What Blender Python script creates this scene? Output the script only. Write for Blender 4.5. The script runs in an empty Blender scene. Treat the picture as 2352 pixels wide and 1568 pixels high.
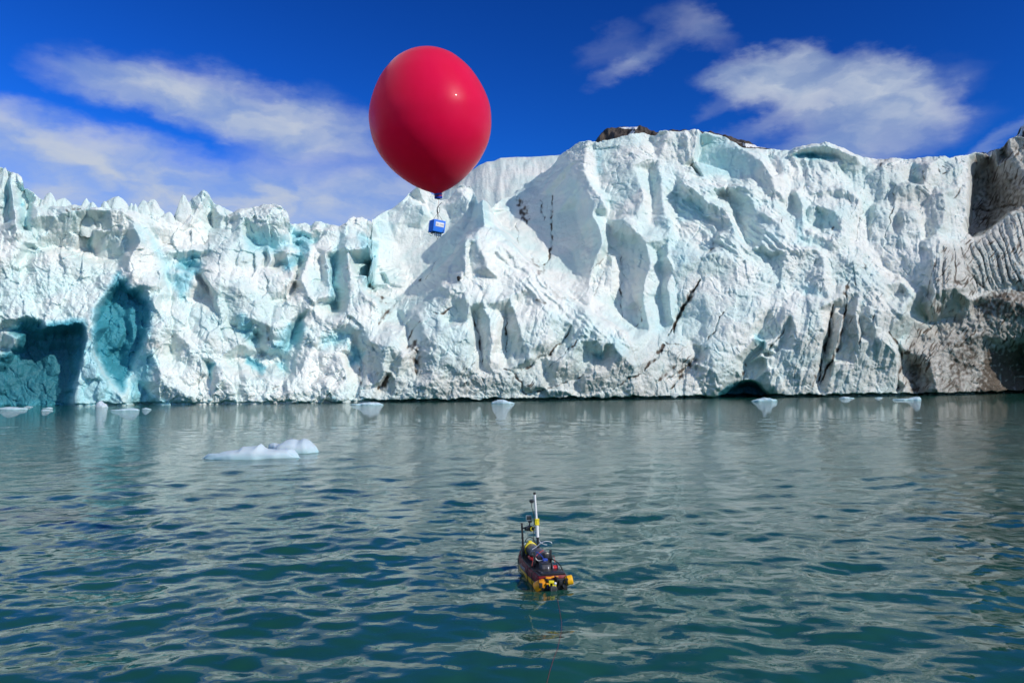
import bpy, math, random
import numpy as np
from mathutils import Vector, Matrix
from mathutils.geometry import delaunay_2d_cdt

rnd = random.Random(7)
SC = bpy.context.scene
COL = SC.collection
PI = math.pi

# ------------------------------------------------------------------ camera
CAM = np.array([0.0, 0.0, 2.5])
FOC = 1829.0                                   # focal length for a frame 2352 wide
PITCH = math.atan(91 / FOC)
ROLL = math.radians(0.34)
F_ = np.array([0, math.cos(PITCH), math.sin(PITCH)])
R0 = np.array([1.0, 0, 0]); U0 = np.array([0, -math.sin(PITCH), math.cos(PITCH)])
R_ = math.cos(ROLL) * R0 - math.sin(ROLL) * U0
U_ = math.sin(ROLL) * R0 + math.cos(ROLL) * U0
cd = bpy.data.cameras.new('camera'); cam = bpy.data.objects.new('camera', cd); COL.objects.link(cam)
cd.sensor_width = 36; cd.lens = 36 * FOC / 2352; cd.clip_start = 0.05; cd.clip_end = 20000
cam.matrix_world = Matrix(((R_[0], U_[0], -F_[0], CAM[0]), (R_[1], U_[1], -F_[1], CAM[1]),
                           (R_[2], U_[2], -F_[2], CAM[2]), (0, 0, 0, 1)))
SC.camera = cam

# ------------------------------------------------------------------ light
SUN = Vector((0.715, -0.480, 0.508)).normalized()
sd = bpy.data.lights.new('sun', 'SUN'); sd.energy = 3.3; sd.angle = math.radians(0.53); sd.color = (1.0, 0.94, 0.84)
so = bpy.data.objects.new('sun', sd); COL.objects.link(so)
so.rotation_euler = SUN.to_track_quat('Z', 'Y').to_euler(); so.location = (40, -40, 40)
vs = SC.view_settings
vs.view_transform = 'Standard'; vs.look = 'None'; vs.exposure = 0.0; vs.gamma = 1.0; vs.use_curve_mapping = False
SC.cycles.max_bounces = 8; SC.cycles.diffuse_bounces = 4; SC.cycles.glossy_bounces = 3
SC.cycles.sample_clamp_indirect = 6.0
SC.cycles.caustics_reflective = False; SC.cycles.caustics_refractive = False


class NB:
    """small helper that writes node trees"""
    def __init__(s, tree):
        s.t = tree; s.n = tree.nodes; s.l = tree.links; s.n.clear()

    def new(s, typ, **kw):
        n = s.n.new(typ)
        for k, v in kw.items(): setattr(n, k, v)
        return n

    def put(s, sock, v):
        if v is None: return
        if isinstance(v, bpy.types.NodeSocket): s.l.new(v, sock)
        else:
            if hasattr(sock.default_value, '__len__') and isinstance(v, (tuple, list)) and len(v) == 3 and len(sock.default_value) == 4:
                v = (*v, 1)
            sock.default_value = v

    def math(s, op, a, b=None, c=None, clamp=False):
        n = s.new('ShaderNodeMath', operation=op, use_clamp=clamp)
        s.put(n.inputs[0], a); s.put(n.inputs[1], b); s.put(n.inputs[2], c)
        return n.outputs[0]

    def vmath(s, op, a, b=None):
        n = s.new('ShaderNodeVectorMath', operation=op)
        s.put(n.inputs[0], a); s.put(n.inputs[1], b)
        return n.outputs['Value'] if op in ('LENGTH', 'DOT_PRODUCT', 'DISTANCE') else n.outputs[0]

    def comb(s, x, y, z=0.0):
        n = s.new('ShaderNodeCombineXYZ'); s.put(n.inputs[0], x); s.put(n.inputs[1], y); s.put(n.inputs[2], z); return n.outputs[0]

    def sep(s, v):
        n = s.new('ShaderNodeSeparateXYZ'); s.put(n.inputs[0], v); return n.outputs

    def noise(s, vec, scale, detail=3.0, rough=0.5, dist=0.0, lac=2.0):
        n = s.new('ShaderNodeTexNoise'); s.put(n.inputs['Vector'], vec); s.put(n.inputs['Scale'], scale)
        s.put(n.inputs['Detail'], detail); s.put(n.inputs['Roughness'], rough); s.put(n.inputs['Distortion'], dist); s.put(n.inputs['Lacunarity'], lac)
        return n.outputs['Fac']

    def ramp(s, v, lo, hi, a=0.0, b=1.0, smooth=True):
        n = s.new('ShaderNodeMapRange', interpolation_type='SMOOTHSTEP' if smooth else 'LINEAR')
        s.put(n.inputs[0], v); s.put(n.inputs[1], lo); s.put(n.inputs[2], hi); s.put(n.inputs[3], a); s.put(n.inputs[4], b)
        return n.outputs[0]

    def mix(s, f, a, b, blend='MIX'):
        n = s.new('ShaderNodeMix', data_type='RGBA', blend_type=blend)
        s.put(n.inputs[0], f); s.put(n.inputs[6], a); s.put(n.inputs[7], b); return n.outputs[2]

    def attr(s, name):
        n = s.new('ShaderNodeAttribute', attribute_name=name); return n.outputs['Fac']


# ------------------------------------------------------------------ sky and clouds
world = bpy.data.worlds.new('World'); SC.world = world; world.use_nodes = True
b = NB(world.node_tree)
out = b.new('ShaderNodeOutputWorld'); bg = b.new('ShaderNodeBackground')
sky = b.new('ShaderNodeTexSky', sky_type='NISHITA')
sky.sun_disc = False; sky.sun_elevation = math.asin(SUN.z); sky.sun_rotation = math.atan2(SUN.x, SUN.y)
sky.air_density = 1.0; sky.dust_density = 0.0; sky.ozone_density = 3.0; sky.altitude = 0
gm = b.new('ShaderNodeGamma'); b.put(gm.inputs['Color'], sky.outputs[0]); gm.inputs['Gamma'].default_value = 1.8          # deep polar blue
hs = b.new('ShaderNodeHueSaturation'); b.put(hs.inputs['Saturation'], 1.0); b.put(hs.inputs['Value'], 0.36); b.put(hs.inputs['Color'], b.mix(1.0, gm.outputs[0], (0.09, 0.49, 1.02), 'MULTIPLY'))
tc = b.new('ShaderNodeTexCoord')
x, y, z = b.sep(tc.outputs['Generated'])
az = b.math('ARCTAN2', x, y)
el = b.math('ARCSINE', z)


def azel(px, py):
    v = F_ * FOC + R_ * (px - 1176) + U_ * (784 - py); v = v / np.linalg.norm(v)
    return math.atan2(v[0], v[1]), math.asin(v[2])


p = b.comb(az, el)
# soft wind-drawn distortion of the cloud outlines
wn1 = b.noise(b.vmath('MULTIPLY', p, (13.0, 26.0, 1)), 1.0, 5, 0.58)
wn2 = b.noise(b.vmath('ADD', b.vmath('MULTIPLY', p, (13.0, 26.0, 1)), (7.3, 2.1, 5.0)), 1.0, 5, 0.58)
wx = b.math('MULTIPLY', b.math('SUBTRACT', wn1, 0.5), 0.085)
wy = b.math('MULTIPLY', b.math('SUBTRACT', wn2, 0.5), 0.05)
azw = b.math('ADD', az, wx); elw = b.math('ADD', el, wy)
# (px, py, half length, half height, tilt deg (down to the right +), density, softness)
CLOUDS = [(300, 205, 170, 44, 6, .66, .9), (430, 230, 230, 54, 10, .72, .9), (600, 268, 230, 64, 14, .70, .9), (740, 295, 170, 66, 10, .6, 1.0), (620, 325, 170, 52, 22, .5, 1.0),
          (60, 330, 260, 72, 10, .6, 1.0), (240, 400, 400, 84, 10, .76, 1.0), (60, 430, 280, 130, 4, .66, 1.0), (520, 440, 300, 74, 8, .74, 1.0), (780, 470, 280, 74, 4, .78, 1.0), (880, 440, 130, 74, 0, .66, 1.0), (330, 500, 480, 90, 0, .74, 1.0),
          (1590, 55, 90, 36, 16, .24, 1.0), (1640, 75, 60, 36, 30, .14, 1.0), (1440, 150, 85, 26, -22, .34, 1.0), (1480, 115, 90, 30, -14, .22, 1.0), (1400, 100, 80, 30, -30, .14, 1.0),
          (1840, 168, 85, 60, 0, .8, .7), (1725, 178, 105, 48, 4, .78, .7), (1890, 220, 125, 58, 4, .72, .8), (1790, 205, 120, 46, 6, .55, .9), (2000, 180, 95, 56, 0, .7, .8), (2035, 230, 100, 60, 6, .7, .85), (2115, 240, 85, 56, 24, .6, .9), (2040, 170, 50, 40, -20, .4, .8),
          (1970, 295, 200, 66, -18, .6, 1.0), (1930, 345, 240, 56, -6, .55, 1.0), (1800, 270, 140, 22, -16, .28, 1.0),
          (2320, 318, 110, 20, -30, .30, 1.0), (1640, 245, 55, 22, -24, .16, 1.0)]
dens = None
for (px, py, rx, ry, tilt, dn, soft) in CLOUDS:
    a0, e0 = azel(px, py)
    dx = b.math('SUBTRACT', azw, a0); dy = b.math('SUBTRACT', elw, e0)
    t = math.radians(-tilt); sc = 1 / FOC
    ux = b.math('MULTIPLY_ADD', dx, math.cos(t) / (rx * sc), b.math('MULTIPLY', dy, math.sin(t) / (rx * sc)))
    uy = b.math('MULTIPLY_ADD', dx, -math.sin(t) / (ry * sc), b.math('MULTIPLY', dy, math.cos(t) / (ry * sc)))
    r = b.math('SQRT', b.math('MULTIPLY_ADD', ux, ux, b.math('MULTIPLY', uy, uy)))
    m = b.ramp(r, 1.0 + 0.35 * soft, 1.0 - 0.75 * soft, 0.0, dn)
    dens = m if dens is None else b.math('SUBTRACT', b.math('ADD', dens, m), b.math('MULTIPLY', dens, m))
tex = b.noise(b.vmath('MULTIPLY', b.comb(azw, elw), (11.0, 24.0, 1)), 1.0, 5, 0.5, 0.2)
dens = b.math('MULTIPLY', dens, b.ramp(tex, 0.25, 0.7, 0.55, 1.05))
# unseen broken cloud outside the view, thickened to add white fill light
far = b.ramp(b.noise(tc.outputs['Generated'], 2.6, 6, 0.55, 0.3), 0.36, 0.60, 0.0, 0.88)
outside = b.ramp(b.math('ABSOLUTE', az), 0.62, 0.95)
dens = b.math('MAXIMUM', dens, b.math('MULTIPLY', far, outside))
dens = b.math('MULTIPLY', dens, b.ramp(z, -0.01, 0.03), clamp=True)
ccol = b.mix(b.ramp(tex, 0.3, 0.7), (3.7, 4.9, 6.6), (5.3, 5.9, 7.0))
b.put(bg.inputs['Color'], b.mix(dens, hs.outputs[0], ccol))
bg.inputs['Strength'].default_value = 0.1
b.l.new(bg.outputs[0], out.inputs[0])


# ------------------------------------------------------------------ helpers
def ray(px, py):
    return F_ * FOC + R_ * (px - 1176) + U_ * (784 - py)


def on_water(px, py, z=0.0):
    v = ray(px, py); t = (z - CAM[2]) / v[2]; return CAM + v * t


def at_depth(px, py, depth):
    return CAM + ray(px, py) * (depth / FOC)


def project(P):
    q = P - CAM
    f = q @ F_; return 1176 + FOC * (q @ R_) / f, 784 - FOC * (q @ U_) / f


def link(name, me, mat=None, parent=None):
    o = bpy.data.objects.new(name, me); COL.objects.link(o)
    if mat is not None: me.materials.append(mat)
    if parent is not None: o.parent = parent
    return o


def mesh_np(name, V, Q, smooth=True, attrs=None, normals=None):
    me = bpy.data.meshes.new(name)
    Q = np.asarray(Q); k = Q.shape[1]
    me.vertices.add(len(V)); me.vertices.foreach_set('co', np.ascontiguousarray(V, np.float32).ravel())
    me.loops.add(Q.size); me.loops.foreach_set('vertex_index', np.ascontiguousarray(Q, np.int32).ravel())
    me.polygons.add(len(Q)); me.polygons.foreach_set('loop_start', np.arange(0, Q.size, k, dtype=np.int32))
    me.update(calc_edges=True); me.validate()
    me.polygons.foreach_set('use_smooth', np.full(len(Q), smooth))
    for nme, a in (attrs or {}).items():
        at = me.attributes.new(nme, 'FLOAT', 'POINT'); at.data.foreach_set('value', np.ascontiguousarray(a, np.float32))
    if normals is not None: me.normals_split_custom_set_from_vertices(normals.tolist())
    me.update()
    return me


def grid_quads(nr, nc, wrap=False):
    r = np.arange(nr - 1)[:, None]; c = np.arange(nc if wrap else nc - 1)[None, :]
    c1 = (c + 1) % nc
    a = r * nc + c; b_ = r * nc + c1; d = (r + 1) * nc + c1; e = (r + 1) * nc + c
    return np.stack([a, b_, d, e], -1).reshape(-1, 4)


def empty(name, loc, label=None, cat=None, group=None, kind=None, rot=(0, 0, 0)):
    o = bpy.data.objects.new(name, None); COL.objects.link(o); o.location = loc; o.rotation_euler = rot
    return tag(o, label, cat, group, kind)


def tag(o, label=None, cat=None, group=None, kind=None):
    if label: o['label'] = label
    if cat: o['category'] = cat
    if group: o['group'] = group
    if kind: o['kind'] = kind
    return o


# ---- numpy noise
def _hash(ix, iy, seed):
    h = (ix.astype(np.int64) * 374761393 + iy.astype(np.int64) * 668265263 + seed * 974634777) & 0xffffffff
    h = ((h ^ (h >> 13)) * 1274126177) & 0xffffffff
    h = ((h ^ (h >> 16)) * 2246822519) & 0xffffffff
    return ((h ^ (h >> 15)) & 0xffffff) / float(0x1000000)


def perlin(x, y, seed=0):
    x = np.asarray(x, np.float64); y = np.asarray(y, np.float64)
    ix = np.floor(x); iy = np.floor(y); fx = x - ix; fy = y - iy
    ux = fx * fx * fx * (fx * (fx * 6 - 15) + 10); uy = fy * fy * fy * (fy * (fy * 6 - 15) + 10)

    def g(dx, dy):
        a = _hash(ix + dx, iy + dy, seed) * 2 * PI
        return np.cos(a) * (fx - dx) + np.sin(a) * (fy - dy)
    a = g(0, 0); b_ = g(1, 0); c = g(0, 1); d = g(1, 1)
    return ((a * (1 - ux) + b_ * ux) * (1 - uy) + (c * (1 - ux) + d * ux) * uy) * 1.5


def fbm(x, y, octs, seed=0, gain=0.5):
    r = 0; a = 1.0; s = 0
    for k in range(octs):
        r = r + a * perlin(x * 2 ** k, y * 2 ** k, seed + k * 17); s += a; a *= gain
    return r / s


def billow(x, y, octs, seed=0, gain=0.5):
    r = 0; a = 1.0; s = 0
    for k in range(octs):
        r = r + a * (np.abs(perlin(x * 2 ** k, y * 2 ** k, seed + k * 31)) * 2 - 0.6); s += a; a *= gain
    return r / s


def facets(x, y, seed=0, slope=1.0):
    """chipped planes: the upper envelope of one tilted plane per jittered cell, in units of the cell"""
    ix = np.floor(x); iy = np.floor(y); best = np.full(np.shape(x), -9.0)
    for dx in (-1, 0, 1):
        for dy in (-1, 0, 1):
            jx = ix + dx; jy = iy + dy
            cx = jx + _hash(jx, jy, seed); cy = jy + _hash(jx, jy, seed + 1)
            gx = (_hash(jx, jy, seed + 2) - .5) * slope * 1.6; gy = (_hash(jx, jy, seed + 3) - .5) * slope * 1.6
            rx = x - cx; ry = y - cy
            best = np.maximum(best, gx * rx + gy * ry - 0.85 * (rx * rx + ry * ry) + 0.25 * _hash(jx, jy, seed + 4))
    return best


def blocks(x, y, seed=0, tilt=1.0, step=.5):
    """fractured ice: every jittered cell keeps its own tilted plane, so neighbours meet in a step"""
    ix = np.floor(x); iy = np.floor(y); best = np.full(np.shape(x), 9.0); val = np.zeros(np.shape(x))
    for dx in (-1, 0, 1):
        for dy in (-1, 0, 1):
            jx = ix + dx; jy = iy + dy
            rx = x - jx - .15 - .7 * _hash(jx, jy, seed); ry = y - jy - .15 - .7 * _hash(jx, jy, seed + 1)
            d = rx * rx + ry * ry; m = d < best; best = np.where(m, d, best)
            v = (_hash(jx, jy, seed + 2) - .5) * 2 * tilt * rx + (_hash(jx, jy, seed + 3) - .5) * 2 * tilt * ry + (_hash(jx, jy, seed + 4) - .5) * 2 * step
            val = np.where(m, v, val)
    return val


def blur(A, s):
    k = max(1, int(3 * s)); w = np.exp(-0.5 * (np.arange(-k, k + 1) / s) ** 2); w /= w.sum()
    for ax in (0, 1):
        P = np.pad(A, [(k, k) if i == ax else (0, 0) for i in (0, 1)], mode='edge')
        A = sum(w[i] * (P[i:i + A.shape[0]] if ax == 0 else P[:, i:i + A.shape[1]]) for i in range(2 * k + 1))
    return A


def in_poly(X, Y, poly, soft):
    """soft inside mask of a polygon (1 inside, falling to 0 over `soft`)"""
    poly = np.asarray(poly, float)
    x0, y0 = poly.min(0) - soft; x1, y1 = poly.max(0) + soft
    M = np.zeros(X.shape); sel = (X > x0) & (X < x1) & (Y > y0) & (Y < y1)
    if not sel.any(): return M
    xs = X[sel]; ys = Y[sel]; ins = np.zeros(xs.shape, bool); dist = np.full(xs.shape, 1e9)
    for (ax, ay), (bx, by) in zip(poly, np.roll(poly, -1, 0)):
        c = ((ay > ys) != (by > ys))
        with np.errstate(divide='ignore', invalid='ignore'):
            xc = (bx - ax) * (ys - ay) / (by - ay if by != ay else 1e-9) + ax
        ins ^= c & (xs < xc)
        t = np.clip(((xs - ax) * (bx - ax) + (ys - ay) * (by - ay)) / max(1e-9, (bx - ax) ** 2 + (by - ay) ** 2), 0, 1)
        dist = np.minimum(dist, np.hypot(xs - ax - t * (bx - ax), ys - ay - t * (by - ay)))
    sd_ = np.where(ins, dist, -dist)
    t = np.clip(sd_ / soft * .5 + .5, 0, 1); M[sel] = t * t * (3 - 2 * t)
    return M


def line_dist(X, Y, pts, reach):
    """distance to a polyline and position along it (0..1), only within `reach`"""
    pts = np.asarray(pts, float); D = np.full(X.shape, 1e9); T = np.zeros(X.shape)
    x0, y0 = pts.min(0) - reach; x1, y1 = pts.max(0) + reach
    sel = (X > x0) & (X < x1) & (Y > y0) & (Y < y1)
    if not sel.any(): return D, T
    xs = X[sel]; ys = Y[sel]; d = np.full(xs.shape, 1e9); tt = np.zeros(xs.shape); n = len(pts) - 1
    for i in range(n):
        ax, ay = pts[i]; bx, by = pts[i + 1]
        t = np.clip(((xs - ax) * (bx - ax) + (ys - ay) * (by - ay)) / max(1e-9, (bx - ax) ** 2 + (by - ay) ** 2), 0, 1)
        q = np.hypot(xs - ax - t * (bx - ax), ys - ay - t * (by - ay))
        m = q < d; d[m] = q[m]; tt[m] = (i + t[m]) / n
    D[sel] = d; T[sel] = tt
    return D, T


# ------------------------------------------------------------------ materials
def material(name):
    m = bpy.data.materials.new(name); m.use_nodes = True
    nb = NB(m.node_tree); o = nb.new('ShaderNodeOutputMaterial'); p_ = nb.new('ShaderNodeBsdfPrincipled')
    nb.l.new(p_.outputs[0], o.inputs[0]); return m, nb, p_


def plain(name, col, rough=0.5, metal=0.0, var=0.12, scale=40.0, bump=0.0, spec=0.5, coat=0.0):
    """one coloured surface with wear: slight mottling of tone and roughness"""
    m, nb, p_ = material(name)
    t_ = nb.new('ShaderNodeTexCoord').outputs['Object']
    n = nb.noise(t_, scale, 4, 0.6)
    lo = tuple(c * (1 - var) for c in col); hi = tuple(min(1, c * (1 + var)) for c in col)
    nb.put(p_.inputs['Base Color'], nb.mix(nb.ramp(n, .3, .7), lo, hi))
    nb.put(p_.inputs['Roughness'], nb.ramp(nb.noise(t_, scale * 2.3, 3), .3, .7, max(0.02, rough - .08), min(1, rough + .1)))
    p_.inputs['Metallic'].default_value = metal; p_.inputs['Specular IOR Level'].default_value = spec
    p_.inputs['Coat Weight'].default_value = coat
    if bump:
        bn = nb.new('ShaderNodeBump'); bn.inputs['Strength'].default_value = bump; bn.inputs['Distance'].default_value = 0.002
        nb.put(bn.inputs['Height'], n); nb.l.new(bn.outputs[0], p_.inputs['Normal'])
    return m


def ice_material(name, tint=(0.62, 0.75, 0.735), lo=(0.76, 0.785, 0.755), hi=(0.82, 0.825, 0.785)):
    m, nb, p_ = material(name)
    g = nb.new('ShaderNodeNewGeometry').outputs['Position']
    n1 = nb.noise(g, 0.16, 5, 0.55, 0.3); n2 = nb.noise(g, 0.9, 5, 0.6); n3 = nb.noise(g, 4.0, 4, 0.65)
    white = nb.mix(nb.ramp(n2, .35, .7), lo, hi)
    base = nb.mix(nb.ramp(n1, .38, .66), white, tint)                      # clearer, greener ice in places
    blue = nb.attr('blue')
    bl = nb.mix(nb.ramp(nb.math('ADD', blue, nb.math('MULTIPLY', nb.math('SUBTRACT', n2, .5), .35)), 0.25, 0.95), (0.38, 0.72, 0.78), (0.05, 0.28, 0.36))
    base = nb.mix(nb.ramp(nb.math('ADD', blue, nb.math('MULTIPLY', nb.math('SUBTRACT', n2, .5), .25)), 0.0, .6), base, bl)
    base = nb.mix(nb.ramp(nb.math('ADD', blue, nb.math('MULTIPLY', nb.math('SUBTRACT', n1, .5), .5)), 1.0, 1.6), base, (0.030, 0.165, 0.215))  # strongest blue: clear ice darkened further with the hollows' painted shade
    grey = nb.attr('grey')
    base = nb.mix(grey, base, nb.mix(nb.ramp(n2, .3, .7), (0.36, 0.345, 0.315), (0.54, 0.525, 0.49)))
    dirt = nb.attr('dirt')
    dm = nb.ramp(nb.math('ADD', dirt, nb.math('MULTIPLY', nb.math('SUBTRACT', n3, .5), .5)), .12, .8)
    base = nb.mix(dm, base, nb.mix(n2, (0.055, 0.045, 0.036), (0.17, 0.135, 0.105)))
    nb.put(p_.inputs['Base Color'], base)
    nb.put(p_.inputs['Roughness'], nb.ramp(blue, 0, 1, .62, .38))
    p_.inputs['Specular IOR Level'].default_value = 0.25
    p_.inputs['Subsurface Weight'].default_value = 0.55; p_.inputs['Subsurface Radius'].default_value = (0.5, 0.8, 0.95); p_.inputs['Subsurface Scale'].default_value = 0.3
    p_.subsurface_method = 'BURLEY'
    bn = nb.new('ShaderNodeBump'); bn.inputs['Strength'].default_value = 0.6; bn.inputs['Distance'].default_value = 0.35
    nb.put(bn.inputs['Height'], nb.math('MULTIPLY_ADD', n3, .55, nb.noise(g, 1.5, 6, .62)))
    nb.l.new(bn.outputs[0], p_.inputs['Normal'])
    return m


ICE = ice_material('glacier_ice')

# ------------------------------------------------------------------ glacier
P0 = on_water(0, 934); P1 = on_water(2352, 905)
dv = (P1 - P0); dv /= np.linalg.norm(dv); nv = np.array([dv[1], -dv[0], 0.0])
LEAN = 0.26
EM = 2.2
_u = np.linspace(-1100, 3500, 2000)
_pts = []
for u_ in _u:                                             # where column u of the wall stands on its foot line
    v = ray(u_, 920.0); h = np.array([v[0], v[1]])
    M2 = np.array([[h[0], -dv[0]], [h[1], -dv[1]]])
    t_, s_ = np.linalg.solve(M2, (P0 - CAM)[:2]); _pts.append((s_, t_))
_s = np.array([q[0] for q in _pts]); _mp = np.array([q[1] for q in _pts])


def s_of_u(u): return np.interp(u, _u, _s)
def u_of_s(s): return np.interp(s, _s, _u)
def mpx(u): return np.interp(u, _u, _mp)


_az = np.array([math.atan2(*ray(u_, 920.0)[:2]) for u_ in _u]); _R0 = np.array([_mp_ * FOC for _mp_ in _mp]) * 0
for _i, u_ in enumerate(_u):
    v = ray(u_, 920.0); _R0[_i] = _pts[_i][1] * math.hypot(v[0], v[1])


def unproj(px, py, e):
    """traced point -> (column u, height w) on the ice front, which bulges `e` towards the bay in front of it"""
    v = ray(px, py); a_ = math.atan2(v[0], v[1]); te = v[2] / math.hypot(v[0], v[1])
    u = float(np.interp(a_, _az, _u)); E_ = e * EM * float(mpx(u)); R = float(np.interp(u, _u, _R0))
    z = (CAM[2] + (R - E_) * te) / (1 - LEAN * te)
    return u, z / float(mpx(u))


def front_point(u, w, e):
    """world point of the ice front at column u, height w"""
    u = np.asarray(u, float); m_ = mpx(u); z = np.asarray(w) * m_; a_ = np.interp(u, _u, _az)
    R = np.interp(u, _u, _R0) - (np.asarray(e) * EM * m_ - LEAN * z)
    return np.stack([R * np.sin(a_), R * np.cos(a_), z], -1)


def outward(u):
    a_ = np.interp(np.asarray(u, float), _u, _az); return np.stack([-np.sin(a_), -np.cos(a_), 0 * a_], -1)


A = lambda x, y: (x * .3906, 343 + y * .3906)
B = lambda x, y: (796.3 + x * .3907, 343 + y * .3907)
C = lambda x, y: (1531.3 + x * .4532, 245 + y * .4532)
G = lambda x, y: (x, y)

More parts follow.
